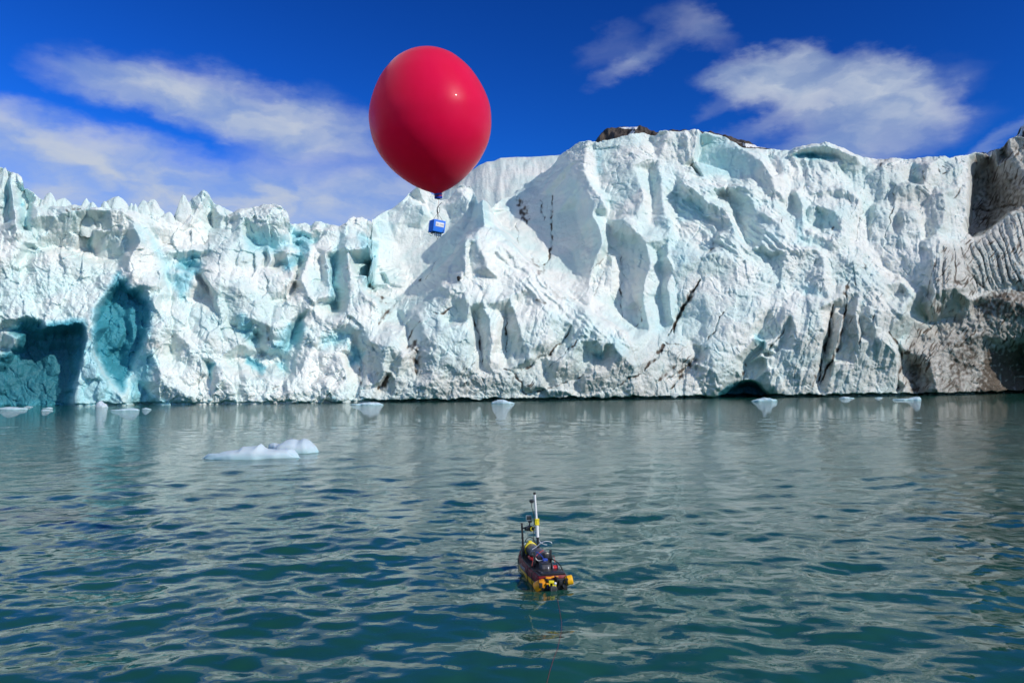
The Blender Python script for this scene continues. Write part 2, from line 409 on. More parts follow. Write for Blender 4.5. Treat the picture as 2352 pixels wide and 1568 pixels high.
# sculpted lines of the ice front: (photo section, [(x, y, height of the ice in front of the mean wall)])
LINES = [
 # ---- foot line
 (G, [(-700,943,0),(-300,938,0),(-60,935,-40),(0,934,-32),(75,933,-34),(150,933,-28),(172,932,6),(215,931,9),(245,931,0),(290,930,8),(310,930,-12),(345,930,-14),(380,929,12),(450,928,10),(560,927,14),(700,925,14),(800,924,16),(870,923,18),(950,922,24),(1050,921,26),(1176,920,28),(1300,918,28),(1400,917,26),(1500,916,26),(1600,914,24),(1640,913,12),(1660,913,-24),(1700,912,-36),(1740,912,-32),(1765,912,-5),(1785,911,20),(1900,910,22),(2050,909,24),(2085,908,16),(2110,908,4),(2125,908,10),(2160,907,22),(2200,907,4),(2240,906,-16),(2300,906,-40),(2352,905,-44),(2420,905,-20),(2600,902,0),(3000,897,0)]),
 # ---- skyline
 (G, [(-700,470,-60),(-400,430,-50),(-200,450,-45),(-60,400,-35)]),
 (A, [(0,108,-25),(25,103,-22),(60,128,-22),(105,142,-20),(128,165,-18),(142,222,-18),(190,250,-20),(250,300,-22),(290,330,-14),(330,335,-8),(400,335,-4),(440,322,0),(500,335,0),(560,340,4),(640,345,6),(700,348,6),(770,355,2),(850,380,-6),(950,405,-20),(1010,400,-30),(1030,385,-40)]),
 (A, [(1030,385,-40),(1070,350,-44),(1120,305,-46),(1170,262,-46),(1200,237,-46),(1225,262,-46),(1255,312,-44),(1310,345,-44),(1370,372,-44),(1420,352,-38),(1490,345,-30),(1545,322,-26),(1600,317,-20),(1650,332,-16),(1685,362,-12),(1700,395,-12),(1706,430,-16),(1722,441,-48),(1800,436,-56),(1830,447,-50),(1850,425,-44),(1890,420,-42),(1930,434,-44),(1990,455,-42),(2035,440,-38),(2055,410,-36),(2080,394,-36),(2105,402,-36),(2130,396,-34),(2165,412,-34),(2185,425,-40)]),
 (B, [(120,405,-62),(150,418,-88),(180,395,-100),(215,372,-100),(260,355,-108),(330,300,-100),(380,250,-108),(420,217,-88),(450,222,-106),(500,262,-106),(550,302,-104),(600,294,-102),(640,244,-92),(668,210,-84),(690,206,-82),(705,222,-84),(725,212,-82),(742,240,-88),(758,280,-80),(775,312,-44),(790,292,-8),(805,288,-2),(820,302,-20),(838,335,-90),(860,345,-150),(890,315,-175),(915,290,-180),(960,278,-185),(1000,250,-190),(1040,208,-195),(1090,184,-185),(1130,150,-170),(1200,108,-140),(1250,42,-110),(1290,4,-90)]),
 (G, [(1300,346,-88),(1330,326,-70),(1352,323,-60),(1372,327,-62),(1400,321,-58),(1430,313,-52),(1455,306,-50),(1480,304,-58),(1492,312,-60),(1505,313,-52),(1516,299,-40),(1536,302,-42),(1560,304,-45),(1585,299,-40),(1605,297,-34),(1614,300,-36),(1626,305,-70),(1650,310,-72),(1672,318,-66),(1690,330,-60),(1705,340,-58),(1740,341,-60),(1790,345,-64),(1815,345,-58),(1840,337,-46),(1868,331,-40),(1905,329,-38),(1930,338,-40),(1955,350,-44),(1985,362,-56),(2020,367,-60),(2040,365,-58),(2062,363,-56),(2085,367,-58),(2110,363,-60),(2150,358,-50),(2165,357,-46),(2180,362,-48),(2215,358,-44),(2240,351,-40),(2275,349,-30),(2295,343,-20),(2306,330,-6),(2318,318,2),(2335,312,8),(2352,316,14),(2420,300,24),(2600,290,20),(3000,280,0)]),
 # ---- left wall: vertical crevices and the shaded upper face
 (A, [(60,140,-10),(75,300,-2),(95,480,0)]), (A, [(38,170,-34),(45,300,-36),(45,420,-34)]), (A, [(0,250,-18),(10,450,-20)]),
 (A, [(128,190,-16),(140,250,-38),(160,330,-40),(155,470,-32)]), (A, [(185,330,-14),(175,480,-10)]),
 (A, [(200,400,-2),(290,378,6),(400,370,10),(485,352,10)]), (A, [(500,345,-22),(515,470,-30),(530,600,-46)]),
 (A, [(520,360,8),(580,350,12),(680,360,12),(770,390,8),(800,460,8)]),
 (A, [(200,590,-30),(330,575,-30),(480,605,-34),(600,640,-34),(700,630,-30),(750,600,-18)]), (A, [(560,480,-2),(590,470,-12),(600,380,-10)]),
 (A, [(210,470,-14),(330,480,-10),(480,480,-12)]), (A, [(650,480,-4),(740,480,-2)]),
 (A, [(0,540,-10),(100,560,-4),(210,555,-16),(300,640,-4),(450,655,-6),(600,700,-10),(700,740,-8)]),
 (A, [(0,640,4),(70,650,0),(90,720,-10)]), (A, [(0,760,-4),(100,770,-8),(250,790,-2),(400,800,0),(540,780,-6),(620,750,-2)]),
 (A, [(60,880,4),(200,900,0),(350,900,6),(480,900,4)]),
 (A, [(0,1015,6),(50,985,8),(90,1000,10),(150,965,12),(200,990,12),(250,1000,14),(285,1035,18),(330,1042,18),(365,1022,16),(400,1040,20),(430,1010,20),(488,1018,20)]), (A, [(20,1080,-4),(60,1095,2),(95,1110,2),(85,1150,-2),(60,1190,-10)]), (A, [(0,1200,-6),(30,1210,-10)]),
 # alcove below the lip
 (A, [(-60,1068,-12),(0,1068,-12),(60,1064,-16),(150,1066,-19),(290,1088,-21),(400,1082,-21),(465,1080,-16)]),
 (A, [(-60,1180,-32),(0,1180,-33),(100,1190,-36),(250,1180,-37),(380,1180,-35),(455,1180,-25),(486,1120,-9)]),
 (A, [(-60,1330,-34),(0,1330,-34),(60,1270,-32),(120,1330,-36),(250,1330,-39),(400,1300,-32),(445,1330,-17)]),
 (A, [(-60,1430,-32),(30,1430,-31),(110,1440,-34),(240,1430,-36),(330,1440,-30),(400,1440,-24),(430,1440,-7)]),
 # pillar between the two alcoves
 (A, [(495,960,16),(515,1030,18),(500,1150,18),(485,1250,16),(462,1350,12),(440,1450,8)]),
 (A, [(545,930,14),(545,1030,18),(550,1110,16),(545,1230,16),(590,1330,14),(640,1400,12),(700,1450,12)]),
 # blue alcove
 (A, [(575,1000,-8),(625,930,-13),(700,810,-10),(760,850,-13),(830,910,-13)]), (A, [(580,1130,-13),(600,1230,-13),(640,1330,-7),(680,1370,-2)]),
 (A, [(660,1020,-17),(720,960,-15),(745,1080,-19),(700,1200,-20),(720,1330,-13)]), (A, [(690,1000,-9),(715,1100,-11),(690,1150,-13)]), (A, [(770,960,-8),(780,1080,-9),(765,1180,-10)]), (A, [(805,1010,-15),(820,1120,-13),(790,1220,-10),(760,1330,-6)]),
 (A, [(600,800,4),(640,760,4),(690,735,6),(740,770,8),(770,830,12)]), (A, [(880,880,14),(890,980,16),(870,1090,16),(835,1160,10),(880,1190,14),(900,1230,14)]),
 (A, [(860,1270,2),(820,1340,-4),(800,1410,-6),(760,1480,-2)]), (A, [(830,1400,-13),(870,1440,-13),(890,1480,-9)]), (A, [(910,1300,14),(930,1420,12),(960,1470,12)]),
 (A, [(555,940,6),(620,850,6),(700,750,8)]),
 # bright buttress right of it
 (A, [(800,470,12),(840,520,12),(790,600,10),(760,660,12),(740,720,12),(800,770,22),(880,800,24),(935,790,20)]),
 (A, [(860,500,-4),(920,600,-6),(960,720,-8),(1000,790,-8),(1010,880,-6)]), (A, [(900,900,22),(950,980,20),(1000,1050,14),(1010,1150,-2),(1020,1190,-4)]),
 (A, [(940,1050,24),(950,1170,22),(920,1290,22),(980,1370,24),(1080,1430,22),(1150,1480,14)]), (A, [(1005,1230,2),(1030,1330,18),(1120,1390,10)]),
 # big serac and crest block
 (A, [(1200,250,-30),(1180,330,-28),(1140,400,-24),(1070,440,-18),(890,468,-14)]), (A, [(1225,300,-46),(1240,350,-54),(1238,460,-50),(1215,540,-40)]),
 (A, [(1260,340,-32),(1300,400,-36),(1290,470,-34)]), (A, [(1130,450,-20),(1160,490,-34),(1200,555,-34)]), (A, [(880,470,-14),(930,530,-22),(965,555,-26),(1080,578,-20),(1180,560,-20),(1240,545,-24)]),
 (A, [(1330,400,-36),(1340,440,-40),(1280,490,-34)]), (A, [(1380,380,-26),(1440,400,-18),(1500,400,-14),(1590,370,-6),(1670,390,0)]),
 (A, [(1370,500,-18),(1415,495,-12),(1440,560,-16)]), (A, [(1460,520,-36),(1520,560,-36),(1600,580,-34),(1680,570,-32),(1700,480,-28)]), (A, [(1520,450,-14),(1600,450,-8),(1650,450,-10),(1690,430,-6)]),
 (A, [(1710,480,-40),(1715,560,-44),(1740,560,-50)]), (A, [(1740,545,-34),(1790,490,-36),(1840,540,-46),(1770,520,-50)]), (A, [(1870,460,-34),(1920,480,-30),(1990,480,-36)]),
 # dark hole and central buttress
 (A, [(1000,590,-6),(1090,600,-8),(1140,590,-10)]), (A, [(1030,690,-20),(1060,670,-34),(1100,710,-44),(1130,690,-36),(1130,640,-30)]), (A, [(1010,740,-4),(1060,700,-8),(1120,720,-6),(1160,780,-4)]),
 (A, [(1150,720,-4),(1170,750,-20),(1230,830,-22),(1250,900,-10)]),
 (A, [(1270,590,-6),(1340,565,-4),(1375,610,0),(1300,650,6),(1210,680,8),(1180,730,10),(1230,790,14),(1270,850,14)]),
 (A, [(1400,640,4),(1480,700,-4),(1500,760,-2),(1530,700,-10),(1540,600,-16)]), (A, [(1350,800,16),(1500,860,14),(1620,900,10),(1740,900,0)]), (A, [(1280,900,12),(1330,1000,6),(1400,940,10)]),
 (A, [(1550,590,-20),(1560,640,-28),(1545,700,-22)]), (A, [(1575,570,-8),(1595,650,-8),(1580,700,-10)]), (A, [(1610,610,-14),(1680,600,-10),(1640,660,-30),(1590,700,-26),(1660,680,-34)]),
 (A, [(1690,640,-10),(1720,720,-4),(1735,770,-4),(1700,780,-2)]), (A, [(1745,760,-34),(1720,830,-24),(1690,870,-14)]), (A, [(1770,620,-30),(1760,680,-34),(1750,720,-36)]),
 # pinnacle column
 (A, [(1828,555,-18),(1810,620,-8),(1795,700,-2),(1770,780,4),(1810,860,8),(1850,960,8)]), (A, [(1850,560,-20),(1880,620,-22),(1885,720,-26),(1890,790,-12)]), (A, [(1922,605,-14),(1930,700,-6),(1950,780,-4),(1960,860,-2)]),
 (A, [(1955,640,-44),(1960,780,-40),(1965,930,-34)]), (A, [(1990,560,-34),(1985,700,-30),(1975,800,-28)]),
 (A, [(2060,480,-30),(2030,570,-10),(2060,700,-2),(2060,820,2),(2050,930,4)]), (A, [(2110,510,-24),(2170,560,-6),(2192,600,-4),(2180,700,-4),(2130,790,0),(2110,850,2)]),
 (A, [(2150,800,-50),(2180,830,-56),(2206,760,-62),(2208,620,-66)]),
 # lower left slope, overhangs and rubble
 (A, [(1400,970,12),(1480,1000,16),(1560,1025,18),(1640,1045,16),(1700,1040,10),(1750,970,-4)]), (A, [(1395,1060,-12),(1470,1070,-10),(1500,1090,-16),(1510,1170,-10)]), (A, [(1420,1040,4),(1480,1020,6),(1535,1045,10),(1480,1070,10)]),
 (A, [(1560,1100,2),(1580,1180,4),(1660,1160,4),(1690,1100,-2)]), (A, [(1500,1200,-18),(1590,1200,-16),(1660,1190,-14)]), (A, [(1770,1000,-22),(1710,1080,-22),(1690,1150,-16)]),
 (A, [(1790,1000,-4),(1850,1010,6),(1950,1000,10),(2050,1030,14),(2150,1100,18),(2230,1170,20)]), (A, [(1800,1070,4),(1870,1100,8),(1930,1080,8)]), (A, [(1900,1150,-4),(1950,1130,-8),(2020,1100,-4),(2080,1080,4)]),
 (A, [(1750,1170,-8),(1820,1200,4),(1900,1200,8),(2030,1180,10)]), (A, [(2070,1230,-10),(2110,1200,-12),(2120,1240,-8)]), (A, [(1440,1220,-22),(1500,1270,-24),(1560,1300,-18)]), (A, [(1640,1250,-14),(1665,1240,-20),(1670,1300,-14)]),
 (A, [(1030,1100,10),(1110,1150,14),(1180,1200,18),(1200,1300,18)]), (A, [(1230,1260,-6),(1235,1350,-4)]), (A, [(1265,1250,12),(1290,1350,18),(1400,1330,16),(1480,1360,18)]), (A, [(1300,1000,6),(1360,1120,10),(1420,1150,6)]),
 (A, [(1560,1330,14),(1620,1340,16),(1700,1380,20),(1760,1420,16)]), (A, [(1900,1330,6),(1930,1390,22),(1980,1420,22),(2040,1340,20)]), (A, [(2080,1330,8),(2110,1380,14),(2200,1400,12),(2240,1360,18)]), (A, [(1180,1420,4),(1260,1440,14),(1450,1440,16),(1600,1430,16)]),
 # ---- bay wall behind the payload (faces left)
 (B, [(158,600,-86),(120,790,-80),(150,820,-72)]), (B, [(180,480,-100),(195,560,-98),(185,640,-92),(205,700,-80),(250,800,-62)]), (B, [(180,700,-74),(200,680,-68),(240,760,-54),(260,850,-50),(230,900,-30)]),
 (B, [(250,440,-100),(310,430,-92),(330,340,-96)]), (B, [(320,440,-98),(380,330,-88),(440,335,-82),(460,380,-80),(430,430,-88)]), (B, [(470,330,-108),(500,400,-98),(450,470,-98)]),
 (B, [(560,340,-100),(640,300,-86),(680,270,-76)]), (B, [(620,380,-98),(700,360,-72),(720,300,-70)]), (B, [(735,300,-84),(745,390,-66)]), (B, [(300,560,-106),(450,560,-94),(580,520,-82),(690,490,-58)]), (B, [(350,680,-88),(480,660,-76),(600,620,-56)]),
 (B, [(280,880,-46),(380,820,-52),(450,760,-56),(530,680,-58),(600,600,-54),(660,520,-46)]),
 (B, [(90,840,10),(160,900,12),(210,950,4),(230,1010,-2)]), (B, [(0,1010,16),(80,1060,20),(180,1080,20),(260,1150,18),(310,1170,14)]), (B, [(240,920,-14),(290,940,-10),(330,1000,-12),(360,1080,-14),(370,1160,-4)]),
 (B, [(180,1170,20),(230,1300,20),(290,1350,16)]), (B, [(200,1390,2),(240,1330,0),(300,1240,8)]), (B, [(330,1230,18),(420,1150,10),(410,1260,4)]), (B, [(470,1100,22),(520,1120,26),(500,1200,22),(540,1280,24)]),
 # pinnacle and pyramid
 (B, [(800,300,4),(805,380,8),(800,450,8),(770,480,8),(765,530,14),(790,600,24),(830,690,26),(880,740,22)]), (B, [(850,430,-30),(890,470,-16),(930,520,-8)]),
 (B, [(890,470,-4),(960,545,4),(1050,640,8),(1130,725,12),(1240,835,16),(1390,930,20),(1530,1010,24),(1640,1085,28),(1695,1150,28),(1710,1260,26)]),
 (B, [(700,512,4),(660,560,4),(640,640,-2),(600,690,-6),(545,780,-4),(520,880,4),(440,940,2),(360,1000,0),(330,1060,-4)]), (B, [(700,540,14),(700,640,20),(690,720,22),(660,790,18)]),
 (B, [(740,560,6),(720,640,8),(730,720,14)]), (B, [(840,560,14),(870,640,16),(890,700,10),(885,770,14),(930,830,14),(980,850,26)]), (B, [(560,800,14),(620,850,20),(690,880,24),(720,900,26),(725,960,26),(700,1000,20)]),
 (B, [(540,960,10),(640,940,10),(680,1000,4),(600,1010,0)]), (B, [(740,960,2),(765,1020,4),(780,1110,6),(790,1240,8)]), (B, [(800,900,26),(840,1000,30),(850,1120,30),(840,1210,26)]), (B, [(935,960,8),(938,1050,6),(938,1190,4)]),
 (B, [(960,870,28),(1000,1000,32),(1050,1150,30),(1080,1230,30)]), (B, [(1060,800,22),(1150,880,26),(1200,1000,32),(1180,1120,32)]), (B, [(1010,900,14),(980,960,12),(950,1020,10)]),
 (B, [(1330,1020,26),(1290,1110,14),(1200,1200,14),(1080,1270,16)]), (B, [(1370,1060,32),(1330,1170,30),(1250,1250,30)]), (B, [(1400,950,26),(1480,1080,36),(1510,1160,36),(1500,1200,32)]), (B, [(1420,1130,34),(1440,1200,10),(1480,1220,4),(1520,1190,14)]),
 (B, [(1540,1080,30),(1560,1140,36),(1620,1220,36),(1690,1270,32)]), (B, [(1400,1330,30),(1500,1300,30),(1600,1330,30)]), (B, [(560,1050,24),(650,1040,26),(720,1080,26)]), (B, [(580,1280,24),(700,1250,24),(760,1240,18)]),
 (B, [(430,1400,24),(500,1370,30),(560,1420,28)]), (B, [(700,1340,26),(900,1330,30),(960,1300,22),(1010,1370,26),(1050,1440,22)]), (B, [(1060,1440,22),(1260,1380,18),(1400,1320,18)]), (B, [(1100,1400,32),(1300,1420,32)]),
 # cliff between the pyramid and the high wall (faces left)
 (B, [(860,370,-160),(900,430,-130),(960,500,-96),(1020,560,-76),(1090,640,-62),(1130,690,-50),(1200,780,-38),(1340,880,-22),(1480,975,-6),(1640,1050,6)]),
 (B, [(960,300,-180),(980,400,-150),(1000,500,-100)]), (B, [(1050,250,-172),(1070,400,-136),(1100,580,-84)]), (B, [(1140,260,-152),(1160,420,-124),(1180,620,-72)]), (B, [(1210,270,-134),(1205,450,-112),(1195,600,-80),(1175,680,-62)]),
 (B, [(1230,280,-122),(1240,500,-96),(1250,700,-56)]), (B, [(1290,310,-96),(1350,300,-78),(1400,330,-60),(1395,440,-56)]), (B, [(1340,350,-96),(1380,470,-72),(1400,560,-60)]), (B, [(1340,600,-70),(1350,760,-36)]),
 # ridges of the high wall
 (B, [(1300,60,-80),(1350,160,-62),(1400,250,-46),(1440,300,-30),(1450,380,-24),(1490,470,-14),(1500,560,-12),(1470,640,-14),(1440,720,-20),(1420,860,-8)]),
 (B, [(1390,60,-58),(1420,180,-46),(1460,250,-32)]), (B, [(1465,60,-62),(1475,160,-64),(1490,230,-60)]), (B, [(1500,290,-22),(1520,320,-20),(1530,350,-24)]), (B, [(1545,280,-52),(1530,400,-46),(1550,480,-40),(1545,600,-36),(1500,680,-32),(1440,780,-26)]),
 (B, [(1590,60,-52),(1610,180,-46),(1640,280,-40),(1620,380,-30)]), (B, [(1560,420,-24),(1620,405,-10),(1650,440,-4),(1720,500,2),(1770,580,6),(1785,700,10),(1750,790,12),(1745,900,10),(1760,1000,12),(1800,1100,16)]),
 (B, [(1615,540,-34),(1610,640,-34),(1620,760,-34),(1605,880,-28),(1625,1000,-14)]), (B, [(1700,560,-20),(1680,720,-24),(1690,880,-14)]), (B, [(1560,640,-22),(1560,800,-20),(1540,900,-14)]), (B, [(1720,930,-20),(1700,1040,-6)]),
 (B, [(1690,100,-40),(1720,200,-30),(1750,300,-18),(1700,380,-12),(1670,430,-6)]), (B, [(1780,120,-54),(1790,240,-44),(1800,330,-34),(1790,430,-22)]), (B, [(1830,60,-42),(1850,200,-26),(1860,330,-16),(1900,450,-8),(1890,560,0),(1920,700,8),(1890,780,12),(1900,900,14),(1920,1000,12)]),
 (B, [(1960,100,-48),(1940,240,-40),(1940,400,-26),(1960,520,-18)]), (B, [(1830,600,-14),(1850,760,-8),(1840,880,-6),(1870,1040,2)]),
 # ---- right wall
 (C, [(160,122,-30),(152,200,-34),(140,270,-40),(118,338,-46)]), (C, [(185,150,-78),(160,250,-80),(135,330,-80)]), (C, [(330,160,-58),(350,200,-48),(440,240,-36),(480,280,-24),(540,350,-16),(552,420,-16)]), (C, [(320,330,-62),(330,368,-58),(440,355,-34),(470,300,-30)]),
 (C, [(135,352,-54),(230,368,-48),(330,385,-42),(420,390,-24)]), (C, [(100,375,-26),(190,405,-22),(260,415,-20),(330,408,-16),(400,402,-10),(436,420,-8),(440,440,-10)]),
 (C, [(85,395,-10),(130,420,-12),(180,455,-6),(215,495,-4),(260,500,-2),(300,525,0),(330,580,2),(345,620,4),(380,680,6),(410,710,8)]), (C, [(60,475,-26),(130,480,-30),(150,510,-28),(210,570,-20),(270,615,-16)]), (C, [(270,450,-44),(300,440,-46),(350,540,-40),(360,600,-34),(400,690,-20),(450,705,-4)]),
 (C, [(440,445,-8),(420,490,-12),(480,540,-4),(560,590,2),(610,630,4)]), (C, [(470,390,-28),(500,450,-24),(560,470,-16),(590,460,-14)]), (C, [(560,220,-56),(590,260,-44),(610,330,-34),(600,350,-30)]), (C, [(500,215,-58),(560,340,-40)]),
 (C, [(620,240,-52),(640,330,-40),(625,430,-30),(640,520,-26)]), (C, [(655,430,-14),(690,500,-6),(690,580,2),(710,660,6)]), (C, [(600,680,6),(640,650,4),(650,560,-10)]), (C, [(705,520,-18),(700,580,-18),(720,600,-18)]), (C, [(750,505,-8),(760,590,-20),(780,610,-22)]),
 (C, [(745,500,-6),(820,515,-6),(860,530,0),(890,600,4),(905,650,6)]), (C, [(760,520,-22),(800,560,-18),(860,620,-8)]), (C, [(712,630,6),(760,640,8),(830,680,12),(845,700,10)]), (C, [(715,690,0),(800,715,4),(850,715,8)]),
 (C, [(630,232,-34),(700,215,-30),(800,195,-26),(900,230,-24),(960,255,-26)]), (C, [(640,245,-44),(740,245,-50),(850,262,-46),(900,275,-36)]), (C, [(640,262,-40),(760,270,-38),(880,290,-36),(1000,300,-40)]),
 (C, [(700,300,-42),(690,400,-30),(740,470,-24)]), (C, [(900,310,-48),(890,360,-40),(930,370,-44),(950,400,-40)]), (C, [(810,420,-20),(900,420,-14),(950,440,-12),(975,470,-10),(940,560,-6),(920,640,2)]), (C, [(830,450,-24),(900,470,-22),(930,480,-18)]), (C, [(1000,420,-34),(1010,520,-28),(970,600,-18),(960,660,-6)]),
 (C, [(1000,325,-44),(1040,350,-36),(1100,370,-28),(1160,390,-22)]), (C, [(1020,390,-40),(1040,480,-34),(1140,470,-26),(1150,410,-28)]), (C, [(1170,400,-20),(1155,480,-18),(1130,600,-10),(1100,690,-2)]), (C, [(1030,500,-30),(1020,600,-24),(1030,700,-10),(1080,760,-4)]), (C, [(1060,500,-18),(1040,640,-8)]),
 (C, [(1085,285,-48),(1110,290,-34),(1180,300,-32),(1190,380,-30)]), (C, [(1245,285,-48),(1240,380,-46),(1280,385,-42)]), (C, [(1290,290,-40),(1320,310,-24),(1300,360,-22)]), (C, [(1175,398,-14),(1240,395,-12),(1300,395,-10),(1320,430,-12)]),
 (C, [(1180,480,-24),(1170,560,-18),(1150,620,-12)]), (C, [(1190,560,-4),(1230,550,4),(1270,570,6),(1290,640,8),(1285,710,6)]), (C, [(1180,640,4),(1160,690,4),(1180,720,2)]), (C, [(1300,480,-20),(1310,600,-14),(1320,660,-8)]),
 (C, [(1340,300,-22),(1330,380,-20),(1350,400,-24)]), (C, [(1370,270,-34),(1400,300,-44),(1450,310,-20)]), (C, [(1350,440,-14),(1400,440,-2),(1420,500,-4),(1400,600,4),(1360,650,6)]), (C, [(1440,460,-14),(1430,560,-12),(1440,660,-4)]), (C, [(1470,330,-20),(1480,420,-6),(1500,500,2),(1510,580,6),(1480,680,8)]),
 (C, [(1530,300,-14),(1540,380,-4),(1530,450,4),(1520,520,8),(1525,560,6)]),
 # dark corner wall
 (C, [(1560,380,-90),(1550,450,-115),(1545,520,-120),(1535,600,-110),(1535,660,-80)]), (C, [(1580,270,-60),(1600,340,-80),(1620,420,-86),(1640,520,-80),(1610,620,-86)]), (C, [(1630,260,-60),(1640,330,-66)]), (C, [(1660,200,-14),(1670,280,-22),(1680,340,-36)]), (C, [(1705,180,-16),(1715,260,-34)]), (C, [(1735,160,8),(1750,240,2),(1760,330,-6)]), (C, [(1790,170,6),(1800,330,6)]),
 (C, [(1700,420,-46),(1720,500,-38),(1700,560,-40)]), (C, [(1811,400,30),(1811,510,26)]),
 # striped fold in front of it
 (C, [(1120,790,4),(1150,772,4),(1220,735,8),(1290,700,14),(1350,662,18),(1390,680,20),(1440,705,14),(1490,690,14),(1540,672,16),(1590,650,20),(1620,638,24),(1660,600,26),(1700,578,28),(1730,540,34),(1760,527,38),(1811,545,46),(1880,560,50)]),
 (C, [(1120,830,-2),(1180,850,0),(1240,800,10),(1290,800,16),(1330,850,22),(1330,920,24)]), (C, [(1210,880,4),(1300,930,6),(1330,940,10)]), (C, [(1360,760,30),(1365,900,34),(1345,1000,32),(1335,1085,26)]), (C, [(1440,800,34),(1470,920,40),(1490,1010,38)]), (C, [(1520,760,22),(1560,860,26),(1580,940,24)]),
 (C, [(1620,700,40),(1660,800,46),(1740,900,48)]), (C, [(1760,600,52),(1780,760,58),(1811,880,60)]),
 (C, [(1335,1095,10),(1450,1060,26),(1550,985,30),(1650,930,36),(1760,915,44),(1811,935,48)]),
 (C, [(1560,1010,36),(1700,980,48),(1811,1000,56)]), (C, [(1450,1110,30),(1550,1080,40),(1690,1090,46),(1811,1110,46)]),
 (C, [(1500,1180,30),(1600,1160,34),(1700,1170,28),(1811,1190,20)]), (C, [(1560,1260,6),(1650,1240,-4),(1750,1230,-8),(1811,1260,-16)]), (C, [(1610,1330,-10),(1700,1310,-30),(1811,1350,-44)]), (C, [(1400,1230,28),(1420,1320,24),(1440,1420,14)]), (C, [(1500,1330,8),(1520,1400,0),(1580,1420,-16)]),
 (C, [(1280,1130,26),(1310,1110,20)]), (C, [(1190,1220,12),(1240,1250,0),(1270,1340,-4),(1260,1430,-6)]), (C, [(1290,1180,20),(1310,1250,34),(1340,1330,34),(1370,1430,28)]), (C, [(1165,1430,-6),(1180,1380,18),(1220,1430,16)]), (C, [(1185,1240,-6),(1195,1330,-10)]),
 # middle rubble shelf
 (C, [(0,760,20),(40,830,10),(60,960,4),(50,1080,-10)]), (C, [(190,760,16),(240,740,18),(300,720,12),(340,780,18),(380,830,18)]), (C, [(220,740,-4),(240,690,-8),(260,640,-12)]), (C, [(250,660,6),(310,630,4),(340,680,12),(370,740,14)]),
 (C, [(400,740,8),(470,700,10),(540,730,12),(600,670,14)]), (C, [(480,745,-2),(520,760,-4)]), (C, [(380,880,18),(500,860,12),(600,880,10),(700,820,10),(750,790,12)]), (C, [(620,730,18),(700,720,20),(765,720,18),(800,760,24),(800,860,26)]),
 (C, [(820,740,6),(900,720,6),(980,760,6),(1030,780,2),(1090,780,-6)]), (C, [(640,920,8),(720,940,12),(760,960,20),(840,980,26)]), (C, [(830,830,14),(880,870,10),(950,890,16),(1050,880,18),(1130,900,16)]), (C, [(950,780,16),(1000,820,12),(1100,850,8),(1150,870,4)]),
 (C, [(420,1000,22),(520,1020,20),(600,980,22),(720,970,26),(790,985,30),(838,1000,32)]), (C, [(330,1020,20),(250,1040,22),(200,1080,18)]), (C, [(160,890,10),(120,960,8),(80,1060,-4),(40,1120,4)]),
 (C, [(350,1060,26),(420,1100,28),(440,1160,22)]), (C, [(440,1160,4),(480,1180,6),(490,1230,4),(500,1300,10)]), (C, [(450,1170,28),(500,1200,30),(490,1250,28),(510,1320,28),(525,1370,26)]),
 (C, [(620,1030,28),(660,1150,34),(640,1300,32),(620,1420,28)]), (C, [(630,1080,20),(600,1150,16),(560,1230,16)]), (C, [(770,1030,32),(800,1130,36),(770,1280,34),(740,1400,30)]), (C, [(845,1010,6),(830,1120,8),(800,1230,10),(770,1380,10)]), (C, [(900,1060,34),(880,1150,36),(850,1260,34),(830,1380,30)]), (C, [(912,1010,10),(895,1120,12),(870,1230,14),(820,1350,16)]),
 (C, [(960,1050,32),(980,1160,36),(960,1300,32)]), (C, [(970,1060,16),(990,1150,18)]), (C, [(1040,1060,30),(1060,1150,34),(1030,1240,32),(1010,1350,30)]), (C, [(1100,1000,26),(1200,1050,28),(1300,1110,26)]), (C, [(1130,1140,20),(1160,1180,8),(1180,1230,2)]), (C, [(1090,1180,36),(1150,1220,34),(1170,1300,32),(1160,1420,26)]),
 (C, [(1180,880,14),(1250,960,20),(1320,1060,20)]), (C, [(960,940,20),(1050,960,24),(1140,980,22)]), (C, [(1140,960,6),(1210,930,4)]),
 (C, [(60,1150,14),(130,1200,16),(200,1210,30),(270,1220,34),(340,1280,34),(380,1360,26)]), (C, [(150,1300,36),(230,1330,42),(300,1370,36),(270,1420,34)]), (C, [(400,1300,2),(390,1370,2),(370,1400,0)]), (C, [(160,1230,14),(150,1380,26)]),
 (C, [(262,1450,22),(300,1425,20),(345,1395,18),(420,1383,18),(470,1400,18),(505,1440,16)]), (C, [(310,1455,-20),(350,1425,-28),(405,1412,-34),(450,1425,-32),(490,1455,-18)]),
 (C, [(540,1400,26),(560,1250,26),(580,1120,26)]), (C, [(0,1220,26),(60,1270,32),(120,1280,30),(140,1330,24)]), (C, [(0,1400,30),(70,1360,22),(140,1290,10)]),
]
